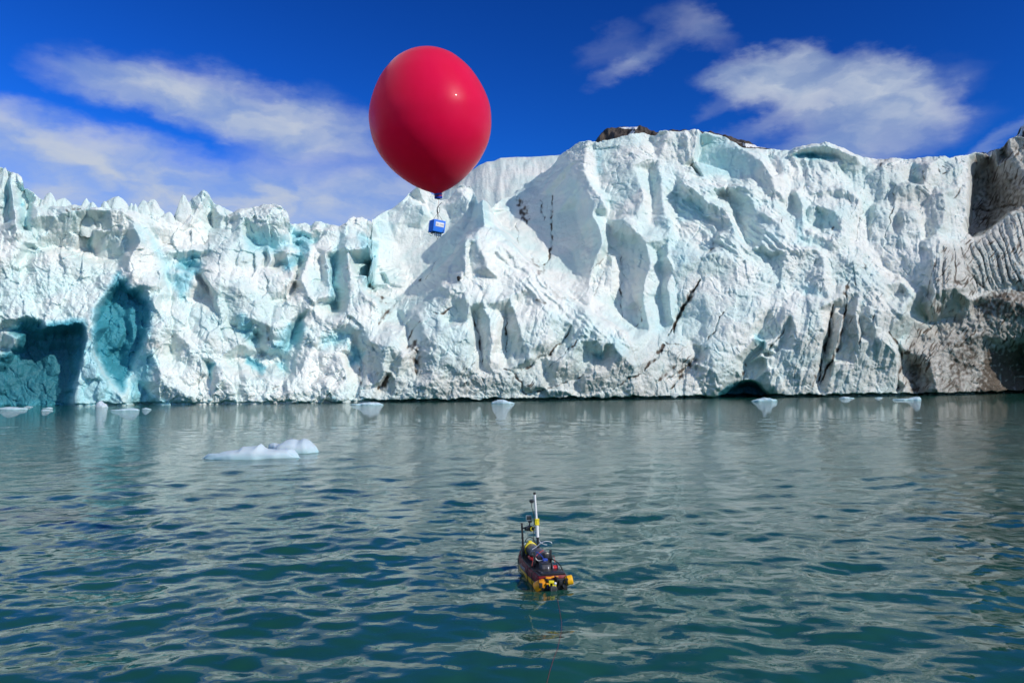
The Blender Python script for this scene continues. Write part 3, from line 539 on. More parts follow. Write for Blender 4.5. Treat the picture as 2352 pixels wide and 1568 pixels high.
# dirty cracks: (section, points, width px, dirt, groove depth)
CRACKS = [
 (B, [(1000,270),(1015,330),(1050,400),(1065,430)], 9, .8, 3), (B, [(1040,300),(1035,350),(1070,400)], 8, .7, 3), (B, [(1210,270),(1205,450),(1205,560),(1190,650),(1150,680)], 3.0, .85, 5), (B, [(1140,300),(1160,420)], 2.5, .8, 4), (B, [(1000,430),(1010,560)], 2, .5, 3),
 (B, [(1085,640),(1140,700),(1130,740)], 12, .5, 1), (B, [(1150,770),(1200,840),(1260,870),(1340,880)], 9, .35, 1), (B, [(1100,890),(1165,900)], 7, .5, 1), (B, [(1615,620),(1610,700),(1640,760)], 2, .7, 3), (B, [(1620,760),(1605,880),(1630,1000)], 2.2, .7, 4),
 (B, [(1430,720),(1500,650),(1560,620)], 2, .5, 2), (B, [(1730,920),(1730,1010),(1680,1060)], 2, .55, 3), (B, [(2038,820),(2000,900),(1940,1000),(1900,1090)], 4, .9, 8),
 (B, [(740,980),(775,1080),(795,1250)], 2.4, .8, 6), (B, [(938,1000),(938,1190)], 2.2, .75, 5), (B, [(1330,1030),(1290,1100),(1220,1180),(1120,1250),(1020,1310)], 3, .8, 4), (B, [(1390,1090),(1290,1190),(1190,1280)], 2, .6, 3), (B, [(1010,1300),(1100,1260),(1180,1190)], 3, .6, 3),
 (B, [(1000,870),(1060,820),(1090,780)], 1.3, .35, 1.5), (B, [(930,1280),(1000,1330),(1050,1440)], 2, .8, 4), (B, [(1050,1440),(1200,1400),(1400,1330)], 2, .7, 4), (B, [(700,1290),(770,1240),(800,1260)], 2, .6, 2), (B, [(800,1330),(820,1460)], 1.8, .6, 3),
 (B, [(480,960),(560,960),(620,930)], 2, .7, 3), (B, [(430,1010),(400,1060),(360,1120)], 4, .7, 3), (B, [(350,1170),(400,1140),(400,1300),(420,1280)], 10, .7, 2), (B, [(290,890),(240,950),(180,1040)], 7, .65, 3), (B, [(190,1400),(220,1380),(240,1330)], 9, .95, 3), (B, [(440,760),(420,800)], 5, .7, 3), (B, [(200,870),(230,900)], 6, .7, 2), (B, [(540,640),(490,730),(440,780)], 1.6, .5, 2),
 (B, [(1570,1410),(1650,1350),(1720,1330)], 4, .8, 4), (B, [(1750,1300),(1840,1190),(1860,1150)], 4.5, .9, 6), (B, [(1820,1370),(1890,1310),(1950,1270)], 7, .8, 4), (B, [(1900,1410),(1960,1340),(2036,1240)], 4, .85, 5), (B, [(1840,1130),(2000,1160)], 2, .6, 3), (B, [(1450,860),(1470,820),(1510,720)], 3, .55, 2), (B, [(1500,960),(1480,900)], 1.5, .4, 1),
 (C, [(160,885),(120,960),(60,1060),(30,1150)], 4.5, .95, 9), (C, [(270,1060),(250,1130),(200,1190)], 2.5, .7, 5), (C, [(300,1030),(260,1080)], 2, .6, 3), (C, [(610,1080),(590,1140),(530,1210),(510,1260)], 3, .7, 5), (C, [(845,1005),(825,1120),(800,1230),(765,1390)], 4, .95, 8), (C, [(912,1010),(895,1120),(860,1240),(800,1350),(770,1410)], 4, .9, 7),
 (C, [(925,880),(905,940),(912,1010)], 3, .8, 4), (C, [(950,870),(955,930)], 3, .7, 4), (C, [(965,1040),(985,1150),(975,1230)], 2.4, .75, 5), (C, [(1040,1030),(1050,1080)], 2, .6, 3), (C, [(1130,1140),(1190,1240),(1175,1430)], 4, .85, 4), (C, [(1280,1130),(1250,1230),(1200,1250)], 5, .85, 4),
 (C, [(0,1380),(60,1350),(150,1270)], 4, .9, 5), (C, [(40,1400),(130,1310)], 3, .7, 3), (C, [(640,1430),(660,1300),(740,1180)], 1.8, .6, 3), (C, [(690,1300),(700,1200)], 2, .5, 3), (C, [(400,1290),(380,1380)], 5, .8, 4), (C, [(740,1310),(760,1330),(740,1440)], 3, .7, 2),
 (C, [(220,740),(240,690)], 4, .7, 3), (C, [(255,650),(265,625)], 4, .7, 2), (C, [(700,390),(690,440)], 1.6, .6, 3), (C, [(720,260),(700,380)], 1.4, .4, 2), (C, [(830,690),(840,620),(855,610)], 2.5, .75, 2), (C, [(585,555),(590,590)], 2.5, .7, 2), (C, [(1010,360),(980,450),(930,570)], 1.8, .5, 3), (C, [(1160,400),(1150,480),(1110,660)], 2, .65, 4),
 (C, [(960,680),(975,580),(1010,470)], 1.6, .5, 3), (C, [(1080,300),(1095,275),(1120,265)], 5, .6, 2), (C, [(1005,790),(1005,820),(960,810)], 3, .5, 2), (C, [(1100,840),(1140,860),(1200,880)], 6, .3, 1), (C, [(1370,290),(1380,340),(1430,320),(1400,300)], 3, .7, 4), (C, [(1300,330),(1310,390),(1340,400)], 4, .5, 3), (C, [(1460,460),(1480,440),(1500,390)], 3, .7, 3),
 (C, [(1540,520),(1620,525),(1700,510),(1780,490)], 5, .9, 6), (C, [(1560,580),(1640,565)], 3, .6, 3), (C, [(1625,250),(1640,330),(1630,420)], 10, .6, 2), (C, [(1715,165),(1720,210)], 10, .6, 2), (C, [(1570,330),(1555,480)], 8, .5, 1),
 (C, [(1335,1095),(1350,1060),(1345,1000),(1370,940)], 3, .8, 4), (C, [(1340,830),(1330,960),(1340,1060)], 2.5, .6, 3), (C, [(1500,730),(1560,870),(1640,930)], 5, .6, 3), (C, [(1480,700),(1530,830),(1570,950)], 3.5, .6, 3),
 (A, [(500,345),(515,470),(535,610)], 2, .0, 4), (A, [(1220,330),(1240,360),(1238,470)], 2, .0, 3), (A, [(1130,440),(1165,490),(1205,555)], 2.2, .25, 5), (A, [(390,360),(470,350)], 5, .7, 1), (A, [(1330,450),(1345,390),(1370,370)], 5, .45, 1), (A, [(990,510),(1010,560)], 10, .25, 0), (A, [(1560,1030),(1570,1110)], 9, .5, 1), (A, [(1590,690),(1660,680)], 10, .35, 1), (A, [(1240,870),(1260,940)], 1.5, .3, 2), (A, [(1600,790),(1640,880)], 1.3, .2, 2),
 (A, [(2200,820),(2230,880),(2240,960)], 10, .35, 1), (A, [(2110,1290),(2120,1390)], 5, .5, 2), (A, [(1600,1410),(1660,1390)], 4, .45, 2), (A, [(2060,560),(2040,640)], 5, .2, 0), (A, [(2060,650),(2040,720)], 6, .3, 0),
]
# clear blue ice, the hollows' shade put into the strongest blues: (section, polygon, softness px, strength)
BLUES = [
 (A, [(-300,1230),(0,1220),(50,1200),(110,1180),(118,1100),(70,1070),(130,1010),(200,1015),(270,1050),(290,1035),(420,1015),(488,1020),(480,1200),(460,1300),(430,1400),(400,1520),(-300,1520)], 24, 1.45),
 (A, [(560,960),(640,830),(690,740),(750,800),(870,880),(885,980),(860,1090),(800,1230),(760,1320),(720,1420),(700,1400),(640,1330),(590,1250),(550,1130)], 22, 1.15),
 (A, [(490,1080),(560,1120),(600,1290),(700,1440),(730,1510),(400,1520),(470,1320)], 16, .42), (A, [(800,1200),(900,1180),(920,1260),(830,1500),(740,1500)], 18, .55), (A, [(830,1360),(930,1470),(1150,1500),(780,1515)], 12, .6),
 (A, [(1010,720),(1110,700),(1150,760),(1110,850),(1060,900),(1010,800)], 14, .5), (A, [(1030,690),(1060,660),(1140,600),(1180,620),(1180,720),(1130,760)], 12, .55), (A, [(850,470),(900,500),(1020,700),(1000,860),(930,640)], 18, .35),
 (A, [(1430,520),(1520,470),(1690,500),(1720,580),(1600,620),(1450,600)], 16, .38), (A, [(1700,440),(1760,470),(1860,540),(1800,620),(1710,590)], 14, .5), (A, [(1620,680),(1770,590),(1800,640),(1700,720)], 10, .5), (A, [(1930,640),(1990,560),(1980,940),(1940,930)], 14, .5),
 (A, [(1380,980),(1420,960),(1520,1060),(1500,1180),(1400,1070)], 12, .5), (A, [(1690,1030),(1780,970),(1800,1060),(1700,1200),(1540,1190),(1600,1160)], 16, .5), (A, [(1440,1200),(1560,1280),(1540,1320),(1440,1260)], 8, .65), (A, [(1620,1250),(1680,1240),(1670,1310)], 8, .5), (A, [(1900,1080),(2080,1050),(2050,1150),(1880,1180)], 18, .42), (A, [(2060,1200),(2140,1190),(2120,1270),(2070,1260)], 8, .6), (A, [(1220,1250),(1260,1250),(1235,1400)], 6, .6), (A, [(100,200),(170,220),(180,480),(110,460)], 14, .3), (A, [(20,170),(60,170),(60,430),(20,430)], 8, .45), (A, [(490,420),(540,440),(550,600),(520,600)], 8, .45),
 (A, [(780,430),(840,450),(860,560),(790,560)], 16, .3), (A, [(1980,480),(2060,450),(2040,560),(1960,620)], 16, .25), (A, [(2100,480),(2240,540),(2200,800),(2140,820)], 10, .4), (A, [(1000,900),(1080,880),(1250,960),(1260,1060),(1060,1040)], 20, .16), (A, [(1060,1150),(1240,1100),(1300,1280),(1080,1250)], 22, .14),
 (B, [(700,260),(840,280),(860,460),(760,480)], 18, .25), (B, [(100,420),(300,420),(260,640),(150,620)], 20, .22), (B, [(0,1130),(80,1180),(90,1260),(20,1270)], 10, .5), (B, [(1420,1180),(1520,1190),(1500,1240)], 8, .6), (B, [(1540,1080),(1660,1140),(1700,1280),(1560,1200)], 18, .28), (B, [(930,330),(1000,360),(970,440)], 14, .3), (B, [(1460,0),(1500,0),(1500,140),(1465,160)], 10, .35),
 (B, [(1800,60),(1960,60),(1930,500),(1800,480)], 30, .2), (B, [(1740,600),(1900,620),(1900,1120),(1780,1080)], 26, .2), (B, [(1420,260),(1560,260),(1540,620),(1440,640)], 26, .18),
 (C, [(160,130),(350,180),(480,280),(450,360),(330,375),(130,335)], 18, .3), (C, [(300,440),(430,450),(600,620),(580,700),(400,700)], 20, .22), (C, [(640,235),(740,235),(850,265),(760,270),(660,255)], 6, .75), (C, [(1240,280),(1285,300),(1285,385),(1240,385)], 8, .4), (C, [(750,510),(860,540),(900,640),(780,620)], 12, .22), (C, [(700,640),(830,690),(840,715),(710,700)], 10, .2), (C, [(20,430),(180,480),(230,570),(60,590)], 18, .3), (C, [(560,230),(620,250),(600,360)], 12, .25), (C, [(640,560),(690,560),(700,680),(660,680)], 12, .3), (C, [(0,600),(140,760),(60,1060),(0,1080)], 26, .22), (C, [(1040,380),(1150,400),(1140,470),(1040,470)], 14, .16),
 (C, [(265,1452),(300,1425),(345,1395),(420,1385),(480,1420),(505,1450),(500,1480),(265,1480)], 5, 1.15), (C, [(440,1150),(500,1190),(500,1230),(440,1180)], 8, .5), (C, [(430,690),(560,740),(520,780),(440,760)], 14, .2), (C, [(640,900),(760,900),(830,960),(700,960)], 14, .3), (C, [(960,980),(1020,980),(1000,1010)], 10, .3),
]
# grey, dirty ice: (section, polygon, softness px, strength)
GREYS = [
 (C, [(1530,280),(1600,230),(1700,150),(1900,100),(1900,560),(1760,540),(1620,640),(1530,680),(1540,420)], 26, 1.0),
 (C, [(1340,820),(1400,690),(1480,700),(1760,540),(1950,540),(1950,940),(1760,920),(1640,940),(1480,1040),(1340,1090)], 22, .75),
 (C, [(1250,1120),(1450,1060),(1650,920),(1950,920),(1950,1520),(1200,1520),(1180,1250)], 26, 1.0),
 (C, [(1050,260),(1560,240),(1540,480),(1500,640),(1120,640)], 60, .32), (B, [(100,1200),(700,1250),(1300,1280),(1800,1120),(2050,1150),(2050,1480),(150,1480)], 40, .35), (C, [(800,850),(1250,860),(1300,1120),(1180,1480),(640,1480)], 60, .25), (C, [(-40,1180),(160,1180),(160,1470),(-40,1470)], 20, .3), (C, [(150,1240),(360,1260),(380,1380),(270,1440),(150,1440)], 16, .2), (C, [(820,740),(1000,750),(1100,820),(850,850)], 20, .2),
]
# dark rock debris in the ice; the waterline mass also has shadow painted in
DIRT_AND_SHADE = [
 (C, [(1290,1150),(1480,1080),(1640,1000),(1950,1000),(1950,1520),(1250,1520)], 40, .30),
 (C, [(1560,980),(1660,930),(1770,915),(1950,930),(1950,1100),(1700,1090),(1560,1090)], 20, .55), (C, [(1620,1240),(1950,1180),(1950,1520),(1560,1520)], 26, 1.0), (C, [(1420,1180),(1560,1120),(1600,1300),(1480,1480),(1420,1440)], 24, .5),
 (C, [(1560,330),(1900,330),(1900,560),(1600,640),(1540,650)], 26, .38), (C, [(1600,640),(1700,760),(1780,900),(1660,930),(1560,860),(1500,720)], 18, .24), (B, [(380,1160),(440,1140),(440,1300),(380,1320)], 10, .4), (B, [(1000,300),(1080,280),(1080,440),(1030,430)], 12, .3), (B, [(640,1300),(800,1290),(820,1460),(660,1470)], 16, .22), (C, [(1230,1280),(1290,1260),(1280,1470),(1220,1470)], 10, .5),
]

# ---- the traced lines become one relief of the ice front, then finer breakage is added to it
PYR = [B(*k_) for k_ in [(700, 500), (770, 465), (900, 465), (965, 540), (1055, 635), (1135, 720), (1245, 830), (1395, 925), (1535, 1005), (1650, 1080), (1725, 1180), (1740, 1500), (60, 1500), (200, 1120), (350, 1000), (440, 900), (545, 775), (650, 570)]]


def lift(px, py):
    foot = 934 - .0123 * px; h = min(1, max(0, (foot - py) / 200)); h = h * h * (3 - 2 * h)
    r = np.interp(px, [1250, 1500, 2180, 2260, 2500], [0, 6, 62, 20, 10]) if py < 700 or px < 2100 else 0
    t = float(in_poly(np.array([px]), np.array([py]), PYR, 10.0)[0]) * min(1, max(0, (foot - py) / 90))
    return float(r) * h + 24 * t


_cu, _cw, _ce = [], [], []
sky_u, sky_w = [], []
for li, (sec, pts) in enumerate(LINES):
    q = [(*sec(x_, y_), e) for x_, y_, e in pts]
    # the pyramid buttress stands well out from the cliffs, and the high wall turns its face to the left
    q = [(px, py, e + lift(px, py)) for px, py, e in q]
    dense_ = [q[0]]
    for p1, p2 in zip(q[:-1], q[1:]):
        n = max(1, min(60, int(math.hypot(p2[0] - p1[0], p2[1] - p1[1]) / 7)))
        for i in range(1, n + 1):
            t = i / n; dense_.append(tuple(p1[k] + (p2[k] - p1[k]) * t for k in range(3)))
    for px, py, e in dense_:
        u_, w_ = unproj(px, py, e)
        _cu.append(u_); _cw.append(w_); _ce.append(e)
        if li == 0:
            for dw in (20, 60): _cu.append(u_); _cw.append(w_ - dw); _ce.append(e)
        if 1 <= li <= 5:
            sky_u.append(u_); sky_w.append(w_)
            for dw in (25, 70, 160): _cu.append(u_); _cw.append(w_ + dw); _ce.append(e)
o_ = np.argsort(sky_u); sky_u = np.array(sky_u)[o_]; sky_w = np.array(sky_w)[o_]

rv, _, rf, ov, _, _ = delaunay_2d_cdt([Vector((a_, c_)) for a_, c_ in zip(_cu, _cw)], [], [], 0, 1e-5)
ev = np.array([_ce[k[0]] for k in ov]); rv = np.array([(v[0], v[1]) for v in rv])
UL, UH, WL, WH = -700, 3000, -40, 800
E0 = np.full((WH - WL + 1, UH - UL + 1), np.nan)
for f in rf:
    a_, b_, c_ = rv[f[0]], rv[f[1]], rv[f[2]]
    x0 = max(UL, math.ceil(min(a_[0], b_[0], c_[0]))); x1 = min(UH, math.floor(max(a_[0], b_[0], c_[0])))
    y0 = max(WL, math.ceil(min(a_[1], b_[1], c_[1]))); y1 = min(WH, math.floor(max(a_[1], b_[1], c_[1])))
    if x1 < x0 or y1 < y0: continue
    X, Y = np.meshgrid(np.arange(x0, x1 + 1), np.arange(y0, y1 + 1))
    den = (b_[1] - c_[1]) * (a_[0] - c_[0]) + (c_[0] - b_[0]) * (a_[1] - c_[1])
    if abs(den) < 1e-9: continue
    l0 = ((b_[1] - c_[1]) * (X - c_[0]) + (c_[0] - b_[0]) * (Y - c_[1])) / den
    l1 = ((c_[1] - a_[1]) * (X - c_[0]) + (a_[0] - c_[0]) * (Y - c_[1])) / den
    l2 = 1 - l0 - l1; m = (l0 >= -1e-6) & (l1 >= -1e-6) & (l2 >= -1e-6)
    sub = E0[y0 - WL:y1 - WL + 1, x0 - UL:x1 - UL + 1]
    sub[m] = (l0 * ev[f[0]] + l1 * ev[f[1]] + l2 * ev[f[2]])[m]
E0[np.isnan(E0)] = -40
E0 = blur(E0, 1.9)


def sample(T, u, w):
    x_ = np.clip(u - UL, 0, T.shape[1] - 1.001); y_ = np.clip(w - WL, 0, T.shape[0] - 1.001)
    i = x_.astype(int); j = y_.astype(int); fx = x_ - i; fy = y_ - j
    return (T[j, i] * (1 - fx) + T[j, i + 1] * fx) * (1 - fy) + (T[j + 1, i] * (1 - fx) + T[j + 1, i + 1] * fx) * fy


cols = np.concatenate([np.arange(-690, -70, 8.0), np.arange(-70, 2430, 1.55), np.arange(2430, 2990, 8.0)])
NR = 400
wt = np.interp(cols, sky_u, sky_w)
wt = wt + 1.6 * perlin(cols / 13, cols * 0 + .5, 3) + 0.9 * perlin(cols / 5, cols * 0 + .5, 4)
rows = np.linspace(0, 1, NR)
Uc = np.broadcast_to(cols, (NR, len(cols))).copy()
Wc = -14 + rows[:, None] * (wt[None, :] + 14)


def place(E, U=Uc, W=Wc): return front_point(U, W, E)


zl_ = np.clip((900 - Uc) / 200, 0, 1); uu = Uc + (2.8 + 2.2 * zl_) * perlin(Uc / 34, Wc / 34, 11) + 1.6 * perlin(Uc / 11, Wc / 11, 12)
ww = Wc + (2.8 + 2.7 * zl_) * perlin(Uc / 34, Wc / 34, 13) + 1.6 * perlin(Uc / 11, Wc / 11, 14)
E = sample(E0, uu, ww)
PX, PY = project(place(E))
cx = (PX - 1531.3) / .4532; cy = (PY - 245) / .4532


def zone(sec, poly, soft): return in_poly(PX, PY, [sec(*q) for q in poly], soft)


z_flute = zone(C, [(0, 100), (1000, 130), (1545, 180), (1545, 560), (1480, 690), (1100, 720), (900, 680), (300, 690), (60, 500)], 30)
z_smooth = np.clip(zone(B, [(230, 380), (600, 330), (720, 420), (650, 560), (400, 760), (200, 680)], 30) + zone(B, [(900, 300), (1400, 200), (1450, 600), (1400, 850), (1180, 760), (950, 480)], 30)
                   + zone(C, [(140, 150), (420, 200), (500, 300), (440, 370), (150, 340)], 16) + zone(C, [(330, 440), (440, 460), (600, 640), (560, 690), (410, 690)], 16), 0, 1)
z_fold = zone(C, [(1345, 720), (1400, 680), (1480, 705), (1600, 655), (1700, 585), (1770, 530), (1950, 545), (1950, 930), (1760, 908), (1640, 930), (1470, 1040), (1340, 1080)], 14)
z_rub = np.clip(zone(C, [(380, 790), (560, 690), (760, 720), (850, 860), (840, 980), (640, 960), (400, 1000)], 24) + zone(C, [(150, 1240), (270, 1215), (370, 1300), (360, 1400), (260, 1440), (150, 1440)], 14)
                + zone(A, [(1000, 1180), (1700, 1210), (1800, 1000), (2000, 1000), (2300, 1180), (2300, 1500), (1000, 1500)], 24) + zone(A, [(0, 640), (480, 660), (700, 720), (620, 800), (480, 1000), (0, 1010)], 20)
                + zone(B, [(100, 1180), (480, 1160), (560, 1280), (1000, 1290), (1500, 1340), (1700, 1300), (1700, 1480), (100, 1480)], 24) + zone(C, [(820, 740), (1100, 800), (1130, 960), (850, 880)], 30)
                + zone(C, [(1400, 1000), (1700, 930), (1950, 930), (1950, 1500), (1300, 1500), (1320, 1150)], 24) + .7 * zone(C, [(0, 1190), (160, 1250), (150, 1460), (0, 1460)], 14), 0, 1)
z_left = np.clip((880 - PX) / 60, 0, 1)
z_cave = np.clip(zone(A, [(-200, 1045), (280, 1060), (480, 1030), (470, 1300), (420, 1500), (-200, 1520)], 10) + zone(C, [(290, 1440), (350, 1400), (480, 1420), (490, 1470)], 6), 0, 1)
rough = (1 - .75 * z_smooth)

E = E + (2.2 + 2.3 * z_left) * fbm(Uc / 85, Wc / 85, 3, 21) * rough
ub = Uc + 7 * perlin(Uc / 40, Wc / 40, 22) + 2.5 * perlin(Uc / 12, Wc / 12, 23); wb = Wc + 7 * perlin(Uc / 40, Wc / 40, 24) + 2.5 * perlin(Uc / 12, Wc / 12, 25)
E = E + rough * (1 - z_fold) * (blocks(ub / 36, wb / 62, 26, 1.0, .45) * (4.2 * z_left + 1.7 * (1 - z_left)) * (1 - .2 * z_cave) + (blocks((ub + .2 * wb) / 16, wb / 24, 27, 1.0, .4) * (1.5 * z_left + .6 * (1 - z_left))) * (1 - .3 * z_cave) * np.clip(.6 + 1.2 * perlin(Uc / 55, Wc / 45, 28), 0, 1.4))
fa = facets(Uc / 46 + .3 * perlin(Uc / 60, Wc / 60, 5), Wc / 56, 31, 1.3); E = E + (fa - fa.mean()) * (8 * z_left + 3.2 * (1 - z_left)) * rough * (1 - z_fold)
fa = facets(Uc / 19 + .3 * perlin(Uc / 30, Wc / 30, 6), Wc / 23, 41, 1.3); E = E + (fa - fa.mean()) * (3.6 * z_left + 2.2 * (1 - z_left)) * rough * (1 - z_fold)
RA = .8 * Uc + .6 * Wc + 5 * perlin(Uc / 23, Wc / 23, 53); RB = -.6 * Uc + .8 * Wc + 5 * perlin(Uc / 23, Wc / 23, 54)
fa = facets(RA / 13, RB / 12, 55, 1.2); fb = facets(RA / 6.5 + 4, RB / 6, 56, 1.2)
E = E + z_rub * (1.5 * billow(RA / 28, RB / 24, 3, 51) + 2.2 * (fa - fa.mean()) * (.6 + perlin(Uc / 40, Wc / 40, 57)) + .8 * (fb - fb.mean()) + blocks(RA / 10, RB / 9, 58, 1.0, .5) * .9)
E = E + z_flute * (1 - .5 * z_smooth) * ((2.4 + 2 * perlin(Uc / 60, Wc / 60, 63)) * perlin((ub + .12 * wb) / 19, wb / 120, 61) + (.9 + 1.2 * perlin(Uc / 50, Wc / 40, 64)) * perlin((ub + .12 * wb) / 7, wb / 70, 62))
E = E + rough * (1.0 * billow(RA / 19, RB / 17, 3, 71) + .3 * fbm(Uc / 4.5, Wc / 4.5, 2, 72))
# slanting melt runnels on the lower slopes
sl = np.clip(zone(C, [(380, 1000), (850, 980), (1330, 1120), (1200, 1450), (520, 1450)], 40) + zone(B, [(560, 800), (1000, 850), (1650, 1080), (1700, 1280), (700, 1280)], 30), 0, 1)
E = E + sl * (2.6 * perlin((Uc - .32 * Wc) / 15, Wc / 80, 81) + 1.0 * perlin((Uc - .32 * Wc) / 6, Wc / 40, 82))
# gullies that run down to the right
dg = np.clip(zone(C, [(0, 380), (430, 380), (650, 640), (760, 760), (420, 760), (200, 760), (0, 620)], 30) + zone(B, [(900, 480), (1250, 820), (1640, 1070), (1700, 1200), (1400, 1100), (1000, 800), (860, 600)], 30) + .6 * zone(C, [(850, 700), (1330, 900), (1330, 1110), (900, 1000)], 40), 0, 1)
dn = perlin((ub + .95 * wb) / 21, (ub - wb) / 130, 83); E = E + dg * (4.0 * (.5 - np.abs(dn) * 1.6) + 1.2 * perlin((ub + .95 * wb) / 8, (ub - wb) / 60, 84))
# fine crevasses
for k_, (sx, wx_, wy_, sd_, dp_) in enumerate(((.30, 26, 70, 131, 3.2), (-.45, 34, 60, 133, 2.8), (.9, 30, 44, 135, 2.4), (.1, 13, 34, 137, 1.6))):
    nn = perlin((ub + sx * wb) / wx_, wb / wy_, sd_); gk = np.clip(2.4 * perlin(Uc / 44, Wc / 44, sd_ + 1) - .35, 0, 1)
    E = E - .75 * dp_ * gk * np.exp(-(nn / (.055 if k_ < 3 else .08)) ** 2) * (1 - .55 * z_smooth) * (1 - z_fold)
# folded layers
kk = np.clip((cx - 1390) / 170, 0, 1); kk = .40 * kk * kk * (3 - 2 * kk) - .04
ph = (cx - kk * (cy - 660)) / 37 + .42 * perlin(Uc / 34, Wc / 70, 91) + .09 * perlin(Uc / 9, Wc / 22, 92)
stripe = np.abs(np.sin(PI * ph)); stripe2 = np.abs(np.sin(PI * ph * 2.3 + 1))
E = E + z_fold * ((4.2 + 3.5 * perlin(Uc / 24, Wc / 30, 94)) * (np.sqrt(stripe) - .7) + 1.5 * (np.sqrt(stripe2) - .7) + 1.2 * billow(Uc / 7, Wc / 9, 2, 93))
# undercut along the water
cut = np.clip((6.5 + 5.5 * perlin(Uc / 36, Uc * 0, 95) + 2 * perlin(Uc / 9, Uc * 0, 96) - Wc) / 3.0, 0, 1)
E = E - cut * (4 + 26 * np.clip((PX - 830) / 80, 0, 1)) * (1 - z_cave)

blue = np.zeros_like(E); dirt = np.zeros_like(E); grey = np.zeros_like(E)
jx = PX + 1.8 * perlin(Uc / 9, Wc / 9, 101) + 5.0 * perlin(Uc / 26, Wc / 26, 103); jy = PY + 1.8 * perlin(Uc / 9, Wc / 9, 102) + 5.0 * perlin(Uc / 26, Wc / 26, 104)
streak = perlin(Uc / 5, Wc / 14, 105); streak2 = perlin(Uc / 13, Wc / 17, 115)
for sec, pts, wd, st, dp in CRACKS:
    d, t = line_dist(jx, jy, [sec(*q) for q in pts], wd * 3 + 6)
    taper = .35 + .65 * np.sin(PI * np.clip(t, .04, .96))
    wdt = wd * taper * (1 + .5 * streak)
    E = E - .6 * dp * np.exp(-(d / np.maximum(.8, wdt * .7)) ** 2)
    dirt = np.maximum(dirt, st * np.clip(.62 + 1.3 * streak2, .1, 1) * np.exp(-(d / np.maximum(.7, wdt)) ** 2) + .22 * st * np.exp(-(d / (wd * 2.2 + 3)) ** 2) * np.clip(.5 + streak, 0, 1))
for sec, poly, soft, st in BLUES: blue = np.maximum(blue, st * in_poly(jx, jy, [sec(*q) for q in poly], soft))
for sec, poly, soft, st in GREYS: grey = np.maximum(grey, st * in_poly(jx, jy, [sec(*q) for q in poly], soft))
for sec, poly, soft, st in DIRT_AND_SHADE: dirt = np.maximum(dirt, st * in_poly(jx, jy, [sec(*q) for q in poly], soft) * (1 + .9 * perlin(Uc / 8, Wc / 9, 106)))
dirt = np.maximum(dirt, z_fold * .62 * np.exp(-(stripe / .2) ** 2) * (1 + perlin(Uc / 20, Wc / 30, 107)))
# dirt washed into the grooves of the dirtier ice
gro = np.clip(perlin((ub - .55 * wb) / 7, wb / 20, 108) - .16, 0, 1) * 2.2
gro2 = np.clip(perlin((ub - .7 * wb) / 4.5, wb / 26, 116) * (.6 + perlin(Uc / 50, Wc / 30, 117)) - .12, 0, 1) * 2.6
dirt = np.maximum(dirt, np.maximum(gro * .6, gro2 * .85) * np.clip(grey * 1.2, 0, 1))
# thin slanting layers of grit in the high wall
for ax_, ws, sd_, st in ((.12, 9, 118, .42), (.05, 5.5, 119, .3), (-.35, 12, 120, .34)):
    lay = np.clip(1 - np.abs(perlin((ub + ax_ * wb) / ws, wb / 160, sd_)) / .09, 0, 1) * np.clip(perlin(Uc / 45, Wc / 60, sd_ + 9) * 1.8 - .05, 0, 1)
    dirt = np.maximum(dirt, st * lay * np.clip(z_flute * (PX > 1700) + sl + .5 * grey, 0, 1))
grey = np.clip(grey * (1 + .35 * fbm(Uc / 30, Wc / 30, 3, 109)), 0, 1)

FRONT = place(E)
# the top of the ice runs back from the edge
zt = FRONT[-1, :, 2]; k_ = np.ones(41) / 41
zs = np.convolve(np.pad(zt, 20, mode='edge'), k_, 'valid')
back = []
for dist, drop, sm in ((.35, .0, 0), (.9, .12, .1), (1.8, .35, .35), (3.5, .8, .8), (8, .9, 1), (20, .6, 1), (50, 1.0, 1)):
    q = FRONT[-1] - outward(cols) * dist; q[:, 2] = (zt * (1 - sm) + np.minimum(zs, zt) * sm) - drop + .25 * perlin(cols / 9, cols * 0 + dist, 111)
    back.append(q)
ALL = np.concatenate([FRONT, np.stack(back)], 0); NA = ALL.shape[0]
ext = lambda a_: np.concatenate([a_, np.repeat(a_[-1:] * .4, len(back), 0)], 0).ravel()
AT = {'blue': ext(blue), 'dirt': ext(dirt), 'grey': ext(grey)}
Q = grid_quads(NA, len(cols))[:, ::-1]
Q = Q[:, ::-1]
Vf = ALL.reshape(-1, 3)
fn = np.cross(Vf[Q[:, 2]] - Vf[Q[:, 0]], Vf[Q[:, 3]] - Vf[Q[:, 1]])
if fn[:, :2].mean(0) @ np.array([0, -1.0]) < 0: Q = Q[:, ::-1]; fn = -fn
VN = np.zeros_like(Vf)
for k in range(4):
    for ax in range(3): VN[:, ax] += np.bincount(Q[:, k], fn[:, ax], len(Vf))
VN /= np.maximum(1e-12, np.linalg.norm(VN, axis=1))[:, None]
fr = np.repeat(np.arange(NA - 1), len(cols) - 1)
FXq = np.concatenate([PX, np.repeat(PX[-1:], len(back), 0)]).ravel()[Q[:, 0]]; FYq = np.concatenate([PY, np.repeat(PY[-1:], len(back), 0)]).ravel()[Q[:, 0]]


def hard(poly, sec): return in_poly(FXq, FYq, [sec(*q) for q in poly], .01) > .5


